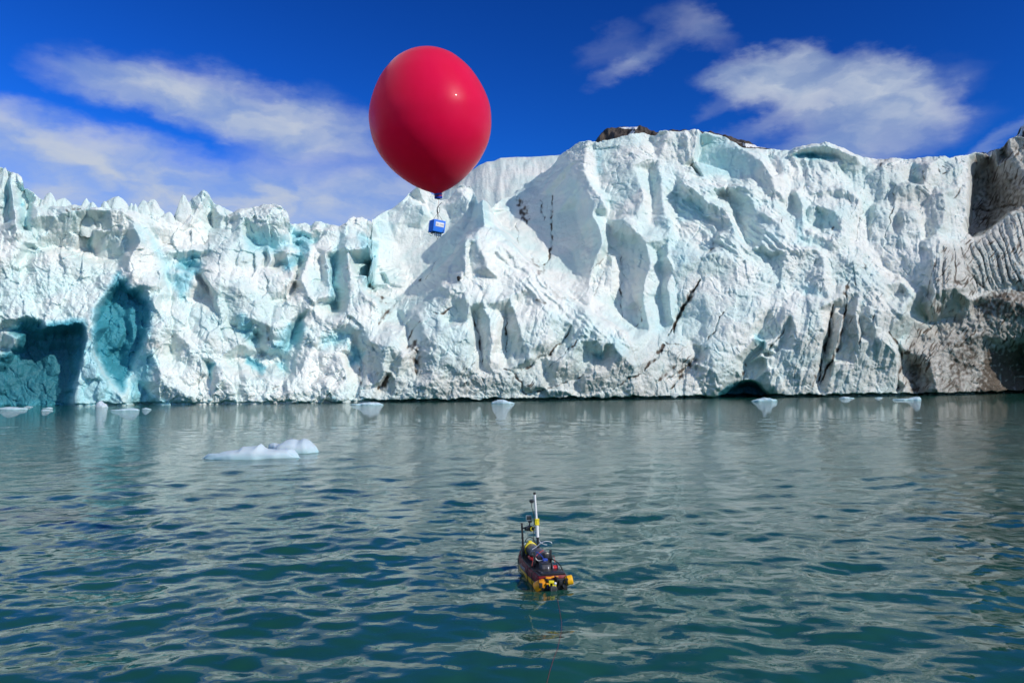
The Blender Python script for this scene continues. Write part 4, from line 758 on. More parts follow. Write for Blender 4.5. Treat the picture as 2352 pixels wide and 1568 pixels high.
part = np.where(FXq < 850, 0, 1)
part[hard([(700, 505), (770, 470), (900, 472), (1060, 645), (1240, 832), (1640, 1083), (1710, 1270), (1725, 1500), (100, 1500), (190, 1100), (290, 900), (440, 880), (545, 780), (650, 570)], B)] = 2
part[hard([(1340, 720), (1390, 655), (1480, 690), (1600, 640), (1700, 570), (1770, 522), (4000, 500), (4000, 930), (1760, 908), (1640, 930), (1470, 1040), (1335, 1090)], C)] = 3
part[hard([(1530, 240), (1700, 100), (4000, 0), (4000, 530), (1760, 520), (1600, 640), (1520, 670)], C) & (part != 3)] = 4
part[hard([(1240, 1120), (1335, 1090), (1470, 1040), (1640, 930), (1760, 908), (4000, 930), (4000, 1500), (1200, 1500)], C) & (part != 3)] = 5
part[fr >= NR - 1 + 2] = 6
GLACIER = empty('glacier', (float(P0[0] + dv[0] * 70), float(P0[1] + dv[1] * 70), 0), 'wide calving glacier front of white and pale blue ice rising from the water', 'glacier', kind='structure')


def child(name, me, mat, parent):
    o = link(name, me, mat); o.parent = parent; o.matrix_parent_inverse = parent.matrix_basis.inverted(); return o


for k, (nm, lab) in enumerate([('serac_wall', 'low broken white ice wall with blue hollows'), ('ice_cliff', 'high pale cliff of fluted ice'), ('ice_buttress', 'pyramid shaped ice buttress with dirty cracks'),
                               ('striped_fold', 'ice folded into grey stripes'), ('dirty_corner', 'dark dirty ice corner'), ('debris_ice', 'brown debris covered ice above the waterline'), ('snow_top', None)]):
    q = Q[part == k]; ids, inv = np.unique(q, return_inverse=True)
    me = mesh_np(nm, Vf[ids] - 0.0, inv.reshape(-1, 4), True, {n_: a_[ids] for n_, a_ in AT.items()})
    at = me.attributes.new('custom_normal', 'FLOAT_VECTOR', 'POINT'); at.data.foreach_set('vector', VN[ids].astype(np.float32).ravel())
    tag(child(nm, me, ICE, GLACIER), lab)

# seracs standing behind the edge of the low wall
for i, (x_, yt, yb, wd, e, ln) in enumerate([(250, 290, 340, 60, -22, 0), (312, 250, 350, 60, -24, -.1), (365, 272, 360, 110, -26, .1), (484, 278, 352, 70, -20, .15), (545, 305, 360, 56, -16, 0), (688, 260, 360, 120, -22, .05), (628, 300, 360, 60, -20, -.1),
                                                (768, 312, 360, 44, -16, .05), (796, 316, 360, 40, -14, 0), (850, 289, 400, 84, -26, -.05), (932, 285, 405, 88, -30, -.15), (985, 360, 410, 70, -30, .1), (1092, 262, 360, 62, -46, -.1),
                                                (30, 100, 300, 60, -34, 0), (110, 150, 320, 90, -34, 0)]):
    px, pt = A(x_, yt); _, pb = A(x_, yb)
    u1, w1 = unproj(px, pt, e / EM); m_ = float(mpx(u1))
    base = front_point(u1, w1, e / EM); nvl = outward(u1); dvl = np.array([-nvl[1], nvl[0], 0.0])
    hh = (pb - pt) * m_ + 3.4; ztop = w1 * m_; rw = wd * .3906 * m_ * .98
    base = base - nvl * rw * .85; ztop = ztop * 1.004
    H, S = 22, 26
    hs_ = np.linspace(0, 1, H)[:, None]; an = np.linspace(0, 2 * PI, S, endpoint=False)[None, :]
    ca, sa = np.cos(an), np.sin(an)
    rr = np.power(np.clip(1 - hs_ ** (1.5 + (i * 5 % 7) * .22), 0, 1), .72) * (1 - (.12 + .06 * (i * 3 % 5)) * hs_)
    nx = ca * 1.3 + i * 7.3; ny = sa * 1.3 + hs_ * 1.5
    a0 = 1.3 * i; sq = 1 / np.maximum(np.abs(np.cos(an - a0 - .5 * hs_)), .8 * np.abs(np.sin(an - a0 - .5 * hs_)))
    rr = rr * (.55 + .45 * np.minimum(1.35, sq)) * (1 + .42 * perlin(nx * 1.4, ny * 1.4, 200 + i) + .15 * perlin(nx * 3.4, ny * 3.4, 300 + i)) + .02
    rr = rr * (1 + .30 * blocks(an * 1.1 + hs_ * .8 + i, hs_ * 2.6 + .3 * an, 420 + i, .9, .45))
    rr[-1] = 0
    L = (rw * rr * ca + ln * hs_ * hh * .6); Dn = rw * .8 * rr * sa
    zz = ztop - hh + hs_ * hh + .12 * hh * (ca * math.cos(i * 2.1) + sa * math.sin(i * 2.1)) * rr * (hs_ ** .5) + .05 * hh * perlin(nx * 2, ny * 2, 400 + i) * (1 - hs_)
    Vs = base + L[..., None] * dvl + Dn[..., None] * nvl; Vs[..., 2] = zz
    sme = mesh_np('serac', Vs.reshape(-1, 3), grid_quads(H, S, True), True, {'blue': np.full(H * S, .08), 'dirt': np.zeros(H * S), 'grey': np.zeros(H * S)})
    child('serac', sme, ICE, GLACIER)


# broken ice lodged along the foot of the front
r3 = random.Random(77)
for i in range(46):
    px = r3.choice([r3.uniform(380, 900), r3.uniform(940, 1120), r3.uniform(1120, 1640), r3.uniform(600, 900)]); u1 = float(np.interp(math.atan2(*ray(px, 915)[:2]), _az, _u))
    ci = int(np.argmin(np.abs(cols - u1))); w1 = abs(r3.gauss(4, 9)); m_ = float(mpx(u1)); ri = int(np.clip((w1 + 14) / (wt[ci] + 14) * (NR - 1), 0, NR - 1))
    sz = (2.0 + 4.5 * r3.random() ** 2) * m_ * 1.3
    c3 = front_point(u1, w1 + 2, E[ri, ci] - .2) + outward(u1) * sz * .35; c3[2] = max(c3[2], sz * .12)
    n_a, n_b = 12, 8; aa, bb = np.meshgrid(np.linspace(0, 2 * PI, n_a, endpoint=False), np.linspace(-PI / 2, PI / 2, n_b)); d3 = np.stack([np.cos(bb) * np.cos(aa), np.cos(bb) * np.sin(aa), np.sin(bb)], -1)
    nrm = np.array([[r3.gauss(0, 1), r3.gauss(0, 1), r3.gauss(0, 1)] for _ in range(11)]); nrm /= np.linalg.norm(nrm, axis=1)[:, None]; off = np.array([r3.uniform(.55, 1.0) for _ in range(11)])
    dt_ = np.tensordot(d3, nrm.T, 1); rr = np.where(dt_ > .05, off / np.maximum(dt_, .05), 9).min(-1); rr = np.minimum(rr, 1.25)
    vs_ = c3 + d3 * (rr * sz)[..., None] * np.array([1.25, 1, .85])
    cme = mesh_np('ice_chunk', vs_.reshape(-1, 3), grid_quads(n_b, n_a, True), False, {'blue': np.full(n_a * n_b, r3.choice([0, 0, .1, .3])), 'dirt': np.zeros(n_a * n_b), 'grey': np.full(n_a * n_b, .25 if px > 940 else 0)})
    child('ice_chunk', cme, ICE, GLACIER)


# ------------------------------------------------------------------ ground behind the ice front
def ridge(crest, depth, width, drop, step=4.0, seed=0, rough_=.06, gully=0.0, power=1.25, nr=46):
    """a ridge whose crest passes through the traced outline at its own distance, sloping away to both sides"""
    c_ = np.array(crest, float); xs = np.arange(c_[0, 0], c_[-1, 0], step); ys = np.interp(xs, c_[:, 0], c_[:, 1])
    top = np.array([at_depth(a_, b__, depth) for a_, b__ in zip(xs, ys)])
    vv = np.linspace(-1, 1, nr); vv = np.sign(vv) * np.abs(vv) ** 1.5
    hd = np.stack([top[:, 0], top[:, 1]], 1); hd /= np.linalg.norm(hd, axis=1)[:, None]
    V = np.zeros((nr, len(xs), 3)); jj = np.arange(len(xs)) * step
    for r, v in enumerate(vv):
        V[r, :, :2] = top[:, :2] + hd * v * width
        V[r, :, 2] = top[:, 2] - drop * abs(v) ** power
    J, K = np.meshgrid(jj, vv)
    n1 = fbm(J / 30, K * 3, 4, seed) + gully * billow(J / 15 + K * 1.0, K * 2.5, 3, seed + 5)
    V[..., 2] += drop * rough_ * n1 * np.minimum(1, np.abs(K) * 5 + .03)
    V[..., :2] -= (hd[None] * (width * rough_ * 1.2 * n1 * (np.abs(K) > .002))[..., None])
    return V, J, K, xs


V, J, K, xs = ridge([(985, 452), (1010, 440), (1032, 424), (1055, 408), (1072, 398), (1085, 391), (1100, 380), (1118, 372), (1135, 370), (1150, 363), (1180, 361), (1230, 360), (1275, 357), (1330, 352), (1400, 350)], 150, 14, 14, 1.6, 500, .022, .08)
px_ = np.broadcast_to(xs, K.shape)
dd = np.clip(1 - np.abs(px_ - 1050) / 26, 0, 1) * .8 * np.clip(1 - np.abs(K + .12) / .22, 0, 1)
dd = np.maximum(dd, .35 * np.clip(perlin(J / 5, K * 3 + J / 30, 505), 0, 1) * np.clip((px_ - 1180) / 60, 0, 1))
me = mesh_np('snow_ridge', V.reshape(-1, 3), grid_quads(*K.shape)[:, ::-1], True, {'blue': 0 * K.ravel(), 'dirt': dd.ravel(), 'grey': np.full(K.size, .12)})
tag(child('snow_ridge', me, ICE, GLACIER), 'smooth snow covered ice ridge set back behind the cliffs')

ROCK, nb, p_ = material('mountain_rock')
g = nb.new('ShaderNodeNewGeometry').outputs['Position']
n1 = nb.noise(nb.vmath('MULTIPLY', g, (1, 1, .35)), .09, 6, .65); n2 = nb.noise(g, .5, 4, .6)
snow = nb.attr('snow')
rc = nb.mix(nb.ramp(n1, .35, .65), (0.045, 0.038, 0.034), (0.12, 0.098, 0.082))
nb.put(p_.inputs['Base Color'], nb.mix(nb.ramp(nb.math('ADD', snow, nb.math('MULTIPLY', nb.math('SUBTRACT', n1, .5), .7)), .42, .52), rc, (0.82, 0.83, 0.85)))
p_.inputs['Roughness'].default_value = .85; p_.inputs['Specular IOR Level'].default_value = .2
bn = nb.new('ShaderNodeBump'); bn.inputs['Strength'].default_value = .8; bn.inputs['Distance'].default_value = 3; nb.put(bn.inputs['Height'], nb.math('ADD', n1, n2)); nb.l.new(bn.outputs[0], p_.inputs['Normal'])

V, J, K, xs = ridge([(1340, 360), (1362, 334), (1372, 318), (1386, 302), (1396, 295), (1410, 292), (1440, 290), (1470, 291), (1486, 295), (1500, 300), (1512, 304), (1530, 300), (1545, 298), (1570, 299), (1600, 299), (1630, 303), (1680, 313), (1710, 323), (1735, 332), (1760, 340), (1800, 352)], 700, 150, 90, 1.2, 520, .05, .25, 1.15)
PXm, PYm = project(V.reshape(-1, 3)); PXm = PXm.reshape(K.shape); PYm = PYm.reshape(K.shape)
sn = np.zeros(K.shape)
for poly in ([(1422, 293), (1466, 291), (1462, 297), (1432, 296)], [(1453, 300), (1458, 302), (1444, 318), (1428, 329), (1433, 320)], [(1464, 319), (1476, 317), (1484, 326), (1474, 330)], [(1513, 312), (1520, 309), (1523, 315), (1515, 316)], [(1570, 318), (1580, 309), (1606, 308), (1592, 316), (1588, 330)], [(1608, 307), (1650, 312), (1630, 312)], [(1816 - 20, 343), (1690, 326), (1712, 331), (1706, 336)], [(1770, 362), (1794, 358), (1790, 368)]):
    sn = np.maximum(sn, in_poly(PXm, PYm, poly, 3.0))
me = mesh_np('mountain', V.reshape(-1, 3), grid_quads(*K.shape)[:, ::-1], True, {'snow': sn.ravel()})
tag(link('mountain', me, ROCK), 'dark brown rock summit with small snow patches just above the high ice', 'mountain', kind='structure')

V, J, K, xs = ridge([(2230, 352), (2262, 348), (2290, 344), (2310, 336), (2330, 314), (2336, 304), (2344, 292), (2352, 282), (2375, 262), (2420, 225), (2500, 190), (2640, 230), (2800, 330)], 1100, 380, 230, 2.2, 540, .05, .7, 1.1)
sn = np.clip(.62 + .9 * perlin(J / 13, K * 14 + J / 40, 547), 0, 1); sn = np.where(np.abs(K) < .012, sn - .3, sn)
me = mesh_np('mountain', V.reshape(-1, 3), grid_quads(*K.shape)[:, ::-1], True, {'snow': sn.ravel()})
tag(link('mountain', me, ROCK), 'snow dusted dark peak showing behind the dirty ice corner', 'mountain', kind='structure')

# ------------------------------------------------------------------ water
WATER, nb, p_ = material('water')
g = nb.new('ShaderNodeNewGeometry').outputs['Position']
nb.put(p_.inputs['Base Color'], nb.mix(nb.ramp(nb.noise(g, .12, 4, .6), .3, .7), (0.009, 0.066, 0.049), (0.015, 0.092, 0.066)))
p_.inputs['Roughness'].default_value = .015; p_.inputs['IOR'].default_value = 1.333; p_.inputs['Specular Tint'].default_value = (.90, 1.0, .975, 1)
dist = nb.vmath('LENGTH', g)
# fine ripples are relief; the longer waves, which the mesh carries near by, take over in relief farther out
rip = nb.noise(nb.vmath('MULTIPLY', g, (1.0, 1.25, 1)), 4.2, 4, .55, .4)
mid = nb.noise(nb.vmath('MULTIPLY', g, (.8, 1.5, 1)), 1.15, 3, .5, .5)
wav = nb.math('MULTIPLY_ADD', rip, nb.ramp(dist, 6, 45, .0032, .03), nb.math('MULTIPLY', mid, nb.ramp(dist, 18, 55, 0.0, .085)))
bn = nb.new('ShaderNodeBump'); bn.inputs['Strength'].default_value = 1; bn.inputs['Distance'].default_value = 1.0
nb.put(bn.inputs['Height'], wav); nb.l.new(bn.outputs[0], p_.inputs['Normal'])

th = np.concatenate([np.linspace(-PI, -.66, 40, endpoint=False), np.arctan((np.arange(-1250, 1250, 2.2)) / FOC), np.linspace(.66, PI, 40)])
dep = np.concatenate([np.array([1.2, 1.4, 1.7, 2.1, 2.6, 3.2, 4.0, 4.9]), 2.5 * FOC / np.arange(760, 26, -1.65), np.array([190, 230, 300, 420, 700, 1200, 2500, 6000])])
RR, TT = np.meshgrid(dep, th, indexing='ij')
# along a row the distance is measured straight ahead inside the view, round the corner outside it
rad = np.where(np.abs(TT) < .7, RR / np.cos(np.clip(TT, -.7, .7)), RR / math.cos(.7))
X = rad * np.sin(TT); Y = rad * np.cos(TT)
dr = np.gradient(dep)[:, None] + 0 * RR; dt = rad * np.gradient(th)[None, :]
cell = np.maximum(dr, np.minimum(dt, 50))
Z = np.zeros_like(X); rw = np.random.RandomState(5)
gust = 1 + .4 * perlin(X / 9, Y / 14, 640) + .5 * perlin(X / 1.7, Y / 2.6, 641)
NWAVE = 120
for i in range(NWAVE):
    lam = .22 * (2.8 / .22) ** (rw.rand() ** 1.0); k = 2 * PI / lam
    a_ = math.radians(97 + rw.randn() * 52); kx, ky = k * math.cos(a_), k * math.sin(a_)
    amp = .0047 * lam ** .88 / math.sqrt(NWAVE / 12.) * (0.6 + .8 * rw.rand())
    fade = np.clip((lam / np.maximum(cell, 1e-3) - 2.2) / 2.5, 0, 1)
    ph_ = kx * X + ky * Y + rw.rand() * 6.28
    if i % 2 == 0: ph_ = ph_ + 1.1 * perlin(X / (lam * 3) + i, Y / (lam * 3), 600 + i % 5)
    Z += amp * fade * gust * (np.sin(ph_) + .2 * np.cos(2 * ph_))
# rings and wake round the small boat
bx0, by0 = .36, 10.2; rb = np.hypot((X - bx0) * 1.2, Y - by0)
Z += .0055 * np.sin(2 * PI * rb / .27 + 1.5 * perlin(X / .5, Y / .5, 650)) * np.exp(-((rb - .5) / .55) ** 2) * (cell < .12) * (.5 + .7 * perlin(X / .35, Y / .35, 651))
wme = mesh_np('water', np.stack([X, Y, Z], -1).reshape(-1, 3), grid_quads(*X.shape), True)
if wme.polygons[len(wme.polygons) // 2].normal.z < 0: wme.flip_normals()
tag(link('water', wme, WATER), 'rippled teal fjord water reflecting the glacier', 'water', kind='structure')

# ------------------------------------------------------------------ shape helpers for the built objects
def s_box(c, size, rot=(0, 0, 0), bev=0.0):
    import bmesh
    bm = bmesh.new(); bmesh.ops.create_cube(bm, size=1)
    bmesh.ops.scale(bm, vec=size, verts=bm.verts)
    if bev: bmesh.ops.bevel(bm, geom=bm.edges[:], offset=bev, segments=2, affect='EDGES', profile=.6)
    from mathutils import Euler
    M = Matrix.Translation(c) @ Euler(rot).to_matrix().to_4x4(); bm.transform(M)
    bm.verts.index_update(); V = [tuple(v.co) for v in bm.verts]; Fc = [[v.index for v in f.verts] for f in bm.faces]; bm.free()
    return V, Fc


def s_rings(rings, cap=True):
    V = [tuple(p) for r in rings for p in r]; n = len(rings[0]); Fc = []
    for i in range(len(rings) - 1):
        for j in range(n): Fc.append([i * n + j, i * n + (j + 1) % n, (i + 1) * n + (j + 1) % n, (i + 1) * n + j])
    if cap: Fc.append(list(range(n))[::-1]); Fc.append([(len(rings) - 1) * n + j for j in range(n)])
    return V, Fc


def s_tube(pts, r, seg=10, smooth_=0):
    P = [Vector(p) for p in pts]
    if smooth_:                                             # Catmull-Rom through the given points
        Q = [P[0] * 2 - P[1]] + P + [P[-1] * 2 - P[-2]]; P2 = []
        for i in range(1, len(Q) - 2):
            for k in range(smooth_):
                t = k / smooth_; a_, b_, c_, d_ = Q[i - 1:i + 3]
                P2.append(.5 * ((2 * b_) + (c_ - a_) * t + (2 * a_ - 5 * b_ + 4 * c_ - d_) * t * t + (3 * b_ - a_ - 3 * c_ + d_) * t ** 3))
        P = P2 + [P[-1]]
    rs = r if isinstance(r, (list, tuple)) else [r] * len(P)
    rings = []; a_ = None
    for i, p in enumerate(P):
        t = (P[min(i + 1, len(P) - 1)] - P[max(i - 1, 0)]).normalized()
        if a_ is None: a_ = t.orthogonal()
        a_ = a_ - t * a_.dot(t)
        if a_.length < 1e-6: a_ = t.orthogonal()
        a_.normalize(); b_ = t.cross(a_)
        rings.append([p + (a_ * math.cos(q) + b_ * math.sin(q)) * rs[i] for q in np.linspace(0, 2 * PI, seg, endpoint=False)])
    return s_rings(rings)


def s_cyl(p0, p1, r, r1=None, seg=20): return s_tube([p0, p1], [r, r if r1 is None else r1], seg)


def s_prof(p0, p1, prof, seg=24):
    """turned shape along an axis: prof = [(position 0..1, radius)]"""
    p0 = Vector(p0); p1 = Vector(p1); return s_tube_axis(p0, p1, prof, seg)


def s_tube_axis(p0, p1, prof, seg):
    t = (p1 - p0).normalized(); a_ = t.cross(Vector((0.2, .1, .97)))
    if a_.length < .1: a_ = t.cross(Vector((1, 0, 0)))
    a_.normalize(); b_ = t.cross(a_)
    return s_rings([[p0.lerp(p1, h) + (a_ * math.cos(q) + b_ * math.sin(q)) * r for q in np.linspace(0, 2 * PI, seg, endpoint=False)] for h, r in prof])


def s_ball(c, r, n=12):
    c = Vector(c); return s_rings([[c + Vector((math.cos(q) * math.sin(a_), math.sin(q) * math.sin(a_), -math.cos(a_))) * r for q in np.linspace(0, 2 * PI, n, endpoint=False)] for a_ in np.linspace(.05, PI - .05, n // 2 + 2)])


def s_ring(c, ax, R, r, seg=28, a0=0, a1=2 * PI):
    c = Vector(c); ax = Vector(ax).normalized(); a_ = ax.orthogonal().normalized(); b_ = ax.cross(a_)
    pts = [c + (a_ * math.cos(q) + b_ * math.sin(q)) * R for q in np.linspace(a0, a1, seg)]
    return s_tube(pts, r, 8)


def mk(name, shapes, mat, parent=None, smooth=35, label=None):
    V, Fc = [], []
    for v, f in (shapes if isinstance(shapes, list) else [shapes]):
        o = len(V); V += [tuple(p) for p in v]; Fc += [[i + o for i in q] for q in f]
    me = bpy.data.meshes.new(name); me.from_pydata(V, [], Fc); me.update()
    import bmesh
    bm = bmesh.new(); bm.from_mesh(me); bmesh.ops.recalc_face_normals(bm, faces=bm.faces)
    if smooth:
        for f in bm.faces: f.smooth = True
        for e in bm.edges:
            if len(e.link_faces) == 2 and e.calc_face_angle(0) > math.radians(smooth): e.smooth = False
    bm.to_mesh(me); bm.free()
    ob = link(name, me, mat, parent)
    if label: ob['label'] = label
    return ob


def text(name, body, size, mat, parent, M, shear=0.0, extrude=.0004):
    cu = bpy.data.curves.new(name, 'FONT'); cu.body = body; cu.size = size; cu.shear = shear; cu.extrude = extrude; cu.align_x = 'CENTER'; cu.align_y = 'CENTER'
    cu.resolution_u = 3; tmp = bpy.data.objects.new(name, cu); COL.objects.link(tmp)
    me = bpy.data.meshes.new_from_object(tmp.evaluated_get(bpy.context.evaluated_depsgraph_get())); me.name = name
    bpy.data.objects.remove(tmp); o = link(name, me, mat, parent); o.matrix_local = M; return o


YEL = plain('yellow_plastic', (0.88, 0.46, 0.010), .38, var=.1, scale=18)
YEL2 = plain('lemon_plastic', (0.80, 0.66, 0.02), .4, var=.1, scale=30)
RED = plain('maroon_plastic', (0.17, 0.008, 0.012), .5, var=.2, scale=12, spec=.25)
REDB = plain('red_plastic', (0.55, 0.015, 0.02), .35)
BLK = plain('black_rubber', (0.012, 0.012, 0.013), .5, var=.3)
BLK2 = plain('black_metal', (0.02, 0.02, 0.022), .35, var=.25)
GRY = plain('grey_pipe', (0.13, 0.125, 0.145), .32, var=.12, scale=14)
GRYD = plain('grey_case', (0.075, 0.072, 0.085), .4, var=.15)
WHT = plain('white_pipe', (0.84, 0.84, 0.84), .35, var=.06)
SIL = plain('bare_metal', (0.62, 0.62, 0.60), .25, metal=.9, var=.1)
BLUC = plain('blue_cable', (0.03, 0.08, 0.45), .4)
REDC = plain('red_cable', (0.45, 0.03, 0.03), .5)
GRNC = plain('green_cable', (0.12, 0.42, 0.08), .5)
TEALC = plain('teal_cable', (0.05, 0.35, 0.30), .5)
ORG = plain('orange_plastic', (0.90, 0.34, 0.010), .4)
SCRN = plain('dark_screen', (0.03, 0.035, 0.04), .12)
FOAMB = plain('blue_foam', (0.008, 0.20, 0.88), .6, var=.08, scale=60)
PAPER = plain('white_label', (0.80, 0.80, 0.82), .55, var=.03)
INK = plain('grey_print', (0.22, 0.17, 0.30), .6)
TAPEB = plain('blue_tape', (0.02, 0.05, 0.42), .35, var=.15)
TWINE = plain('pink_twine', (0.55, 0.33, 0.28), .8)

# ------------------------------------------------------------------ balloon
DB = 10.0
bc = Vector(at_depth(988, 266, DB)); Rb = 139.3 * DB / FOC
nk = Vector(at_depth(1004, 437, DB)); ax = (bc - nk); ax.y = -ax.z * .16; ax.normalize()
prof = [(1.085, .0), (1.082, .09), (1.07, .17), (1.04, .275), (.985, .40), (.904, .525), (.73, .70), (.557, .818), (.365, .913), (.19, .972), (.035, 1.0), (-.14, .998), (-.31, .977), (-.487, .922), (-.66, .83), (-.835, .70), (-1.01, .515), (-1.13, .345), (-1.20, .215), (-1.235, .13), (-1.258, .075), (-1.275, .055), (-1.33, .05)]
pp = np.array(prof); n_ = 90
tt = np.linspace(0, 1, len(pp)); ti = np.linspace(0, 1, n_)


def crom(t, p, q):
    out_ = []
    for v in q:
        i = min(len(t) - 2, int(v * (len(t) - 1))); f = v * (len(t) - 1) - i
        a_ = p[max(0, i - 1)]; b_ = p[i]; c_ = p[i + 1]; d_ = p[min(len(p) - 1, i + 2)]
        out_.append(.5 * (2 * b_ + (c_ - a_) * f + (2 * a_ - 5 * b_ + 4 * c_ - d_) * f * f + (3 * b_ - a_ - 3 * c_ + d_) * f ** 3))
    return np.array(out_)


ps = crom(tt, pp, ti)
e1 = ax.orthogonal().normalized(); e2 = ax.cross(e1)
ring_ = []
for t_, r_ in ps:
    ring_.append([(e1 * math.cos(q) + e2 * math.sin(q)) * max(.0005, r_) * Rb + ax * t_ * Rb for q in np.linspace(0, 2 * PI, 96, endpoint=False)])
LATEX, nb, p_ = material('red_latex')
o_ = nb.new('ShaderNodeTexCoord').outputs['Object']
st = nb.noise(nb.vmath('MULTIPLY', o_, (9, 9, 2.0)), 1.0, 5, .6); sm_ = nb.noise(o_, 3.5, 4, .6)
nb.put(p_.inputs['Base Color'], nb.mix(nb.ramp(sm_, .3, .7), (0.95, 0.004, 0.08), (0.98, 0.006, 0.095)))
nb.put(p_.inputs['Roughness'], nb.ramp(st, .3, .7, .30, .42))
p_.inputs['Subsurface Weight'].default_value = 0.0
p_.inputs['Coat Weight'].default_value = .035; p_.inputs['Coat Roughness'].default_value = .06
p_.inputs['Sheen Weight'].default_value = .45; p_.inputs['Sheen Roughness'].default_value = .4; p_.inputs['Sheen Tint'].default_value = (1, .85, .95, 1)
p_.inputs['Specular IOR Level'].default_value = .14
bn = nb.new('ShaderNodeBump'); bn.inputs['Strength'].default_value = .12; bn.inputs['Distance'].default_value = .004; nb.put(bn.inputs['Height'], st); nb.l.new(bn.outputs[0], p_.inputs['Normal'])
tr = nb.new('ShaderNodeBsdfTranslucent'); tr.inputs['Color'].default_value = (1.0, .01, .12, 1); mx = nb.new('ShaderNodeMixShader'); mx.inputs[0].default_value = .34
nb.l.new(p_.outputs[0], mx.inputs[1]); nb.l.new(tr.outputs[0], mx.inputs[2]); nb.l.new(mx.outputs[0], [n for n in nb.n if n.type == 'OUTPUT_MATERIAL'][0].inputs[0])
BAL = empty('weather_balloon', bc, 'big round red balloon floating in the sky in front of the glacier', 'balloon')
mk('envelope', s_rings(ring_), LATEX, BAL, 60)
nt = -ax * 1.262 * Rb; nb_ = -ax * 1.355 * Rb; ln_ = nb_ - nt
nr_ = .062 * Rb
mk('neck_collar', s_prof(nt, nb_, [(0, nr_ * .95), (.08, nr_ * 1.06), (.36, nr_ * 1.08), (.40, nr_ * .95), (.62, nr_ * .95), (.66, nr_ * 1.12), (.95, nr_ * 1.08), (1.0, nr_ * .9), (.92, nr_ * .7)], 32), TAPEB, BAL)
mk('rubber_band', s_prof(nt + ln_ * .43, nt + ln_ * .59, [(0, nr_ * .97), (.2, nr_ * 1.05), (.8, nr_ * 1.05), (1, nr_ * .97)], 32), REDB, BAL)
mk('filling_nozzle', s_prof(nb_ - ln_ * .25, nb_ + ln_ * .12, [(0, nr_ * .3), (.7, nr_ * .3), (.75, nr_ * .45), (1, nr_ * .4)], 16), plain('brass', (.5, .33, .1), .35, metal=.8), BAL)
bpos = bc + nb_ + ln_ * .1

# ------------------------------------------------------------------ payload box
pc = Vector(at_depth(1003.5, 521, DB))
PAY = empty('instrument_box', pc, 'blue box with a white label and cables hanging below the red balloon', 'box', rot=(math.radians(2), math.radians(6), math.radians(29)))
bw, bd, bh = .158, .158, .150
mk('case', s_box((0, 0, 0), (bw, bd, bh), bev=.004), FOAMB, PAY)
lb = mk('paper_label', s_box((.004, -bd / 2 - .0012, .018), (.112, .002, .056), bev=.0005), PAPER, PAY)
rx = Matrix.Rotation(math.radians(90), 4, 'X')
text('lettering', 'iPNash', .022, INK, lb, Matrix.Translation((.03, -bd / 2 - .0027, .019)) @ rx, shear=.25)
mk('swirl_mark', [s_ring((-.026, -bd / 2 - .003, .023), (0, 1, 0), .012, .0016, 16, .4, 3.8), s_ring((-.024, -bd / 2 - .003, .018), (0, 1, 0), .007, .001, 12, 2.6, 5.2)], INK, lb)
inv = (Matrix.Translation(pc) @ PAY.rotation_euler.to_matrix().to_4x4()).inverted()
L_ = lambda v: inv @ Vector(v)
px_at = lambda x_, y_: L_(at_depth(956 + x_ * .0934 - 0.5 + 0, 416.5 + y_ * .0938, DB))      # close-up of the payload
top_ = px_at(535, 625)
mk('line', s_tube([L_(bpos), L_(bpos).lerp(top_, .5) + Vector((.004, 0, 0)), top_], .0022, 8), TWINE, PAY)
mk('antenna_rod', s_tube([px_at(538, 870), px_at(530, 760), px_at(528, 640), px_at(560, 600), px_at(632, 518)], .0032, 8, 5), BLK, PAY)
mk('knot_loop', s_tube([px_at(545, 625), px_at(582, 660), px_at(583, 720), px_at(560, 770), px_at(530, 785), px_at(514, 740), px_at(520, 660), px_at(545, 625)], .0028, 8, 5), BLK, PAY)
mk('knot', s_tube([px_at(527, 640), px_at(525, 690), px_at(533, 760), px_at(540, 800)], .0055, 10, 4), BLK, PAY)
jn = px_at(535, 785)
for k, (ex, ey) in enumerate(((-.055, .03), (.062, -.03), (-.03, -.06), (.05, .06))):
    a_ = Vector((ex, ey, bh / 2))
    mk('bridle_cord', s_tube([jn, jn.lerp(a_, .5) + Vector((0, 0, .002)), a_], .0018, 7), BLK, PAY)
    mk('eyelet', [s_cyl(a_ - Vector((0, 0, .002)), a_ + Vector((0, 0, .003)), .006), s_ring(a_ + Vector((0, 0, .007)), (1, 0, 0), .005, .0014, 14)], SIL, PAY)
mk('marker_strap', s_box((.058, -bd / 2 - .0015, -.055), (.006, .002, .045), (0, .55, 0)), BLK, PAY)
for k in range(4):
    cx_ = -.022 + k * .026
    mk('battery_cell', s_prof((cx_, -.02, -bh / 2 + .001), (cx_, -.02, -bh / 2 - .045), [(0, .0115), (.9, .0115), (.93, .0105), (1, .0105)], 18), SIL, PAY)
    mk('cell_strap', s_tube([(cx_ - .013, -.033, -bh / 2), (cx_ - .013, -.034, -bh / 2 - .03), (cx_ - .004, -.033, -bh / 2 - .05)], .0024, 7, 4), BLK, PAY)
mk('hanging_cable', s_tube([(-.01, -.03, -bh / 2 - .04), (.004, -.034, -bh / 2 - .07), (.008, -.034, -bh / 2 - .085), (.006, -.032, -bh / 2 - .115)], .0022, 7, 5), BLK, PAY)
mk('hanging_cable', s_tube([(.045, -.03, -bh / 2 - .03), (.025, -.034, -bh / 2 - .055), (.009, -.034, -bh / 2 - .085)], .0022, 7, 5), BLK, PAY)
mk('sensor', s_box((-.066, -.02, -bh / 2 - .02), (.02, .016, .02), bev=.002), BLK2, PAY)
mk('sensor_stem', s_cyl((-.066, -.02, -bh / 2), (-.066, -.02, -bh / 2 - .012), .003), WHT, PAY)
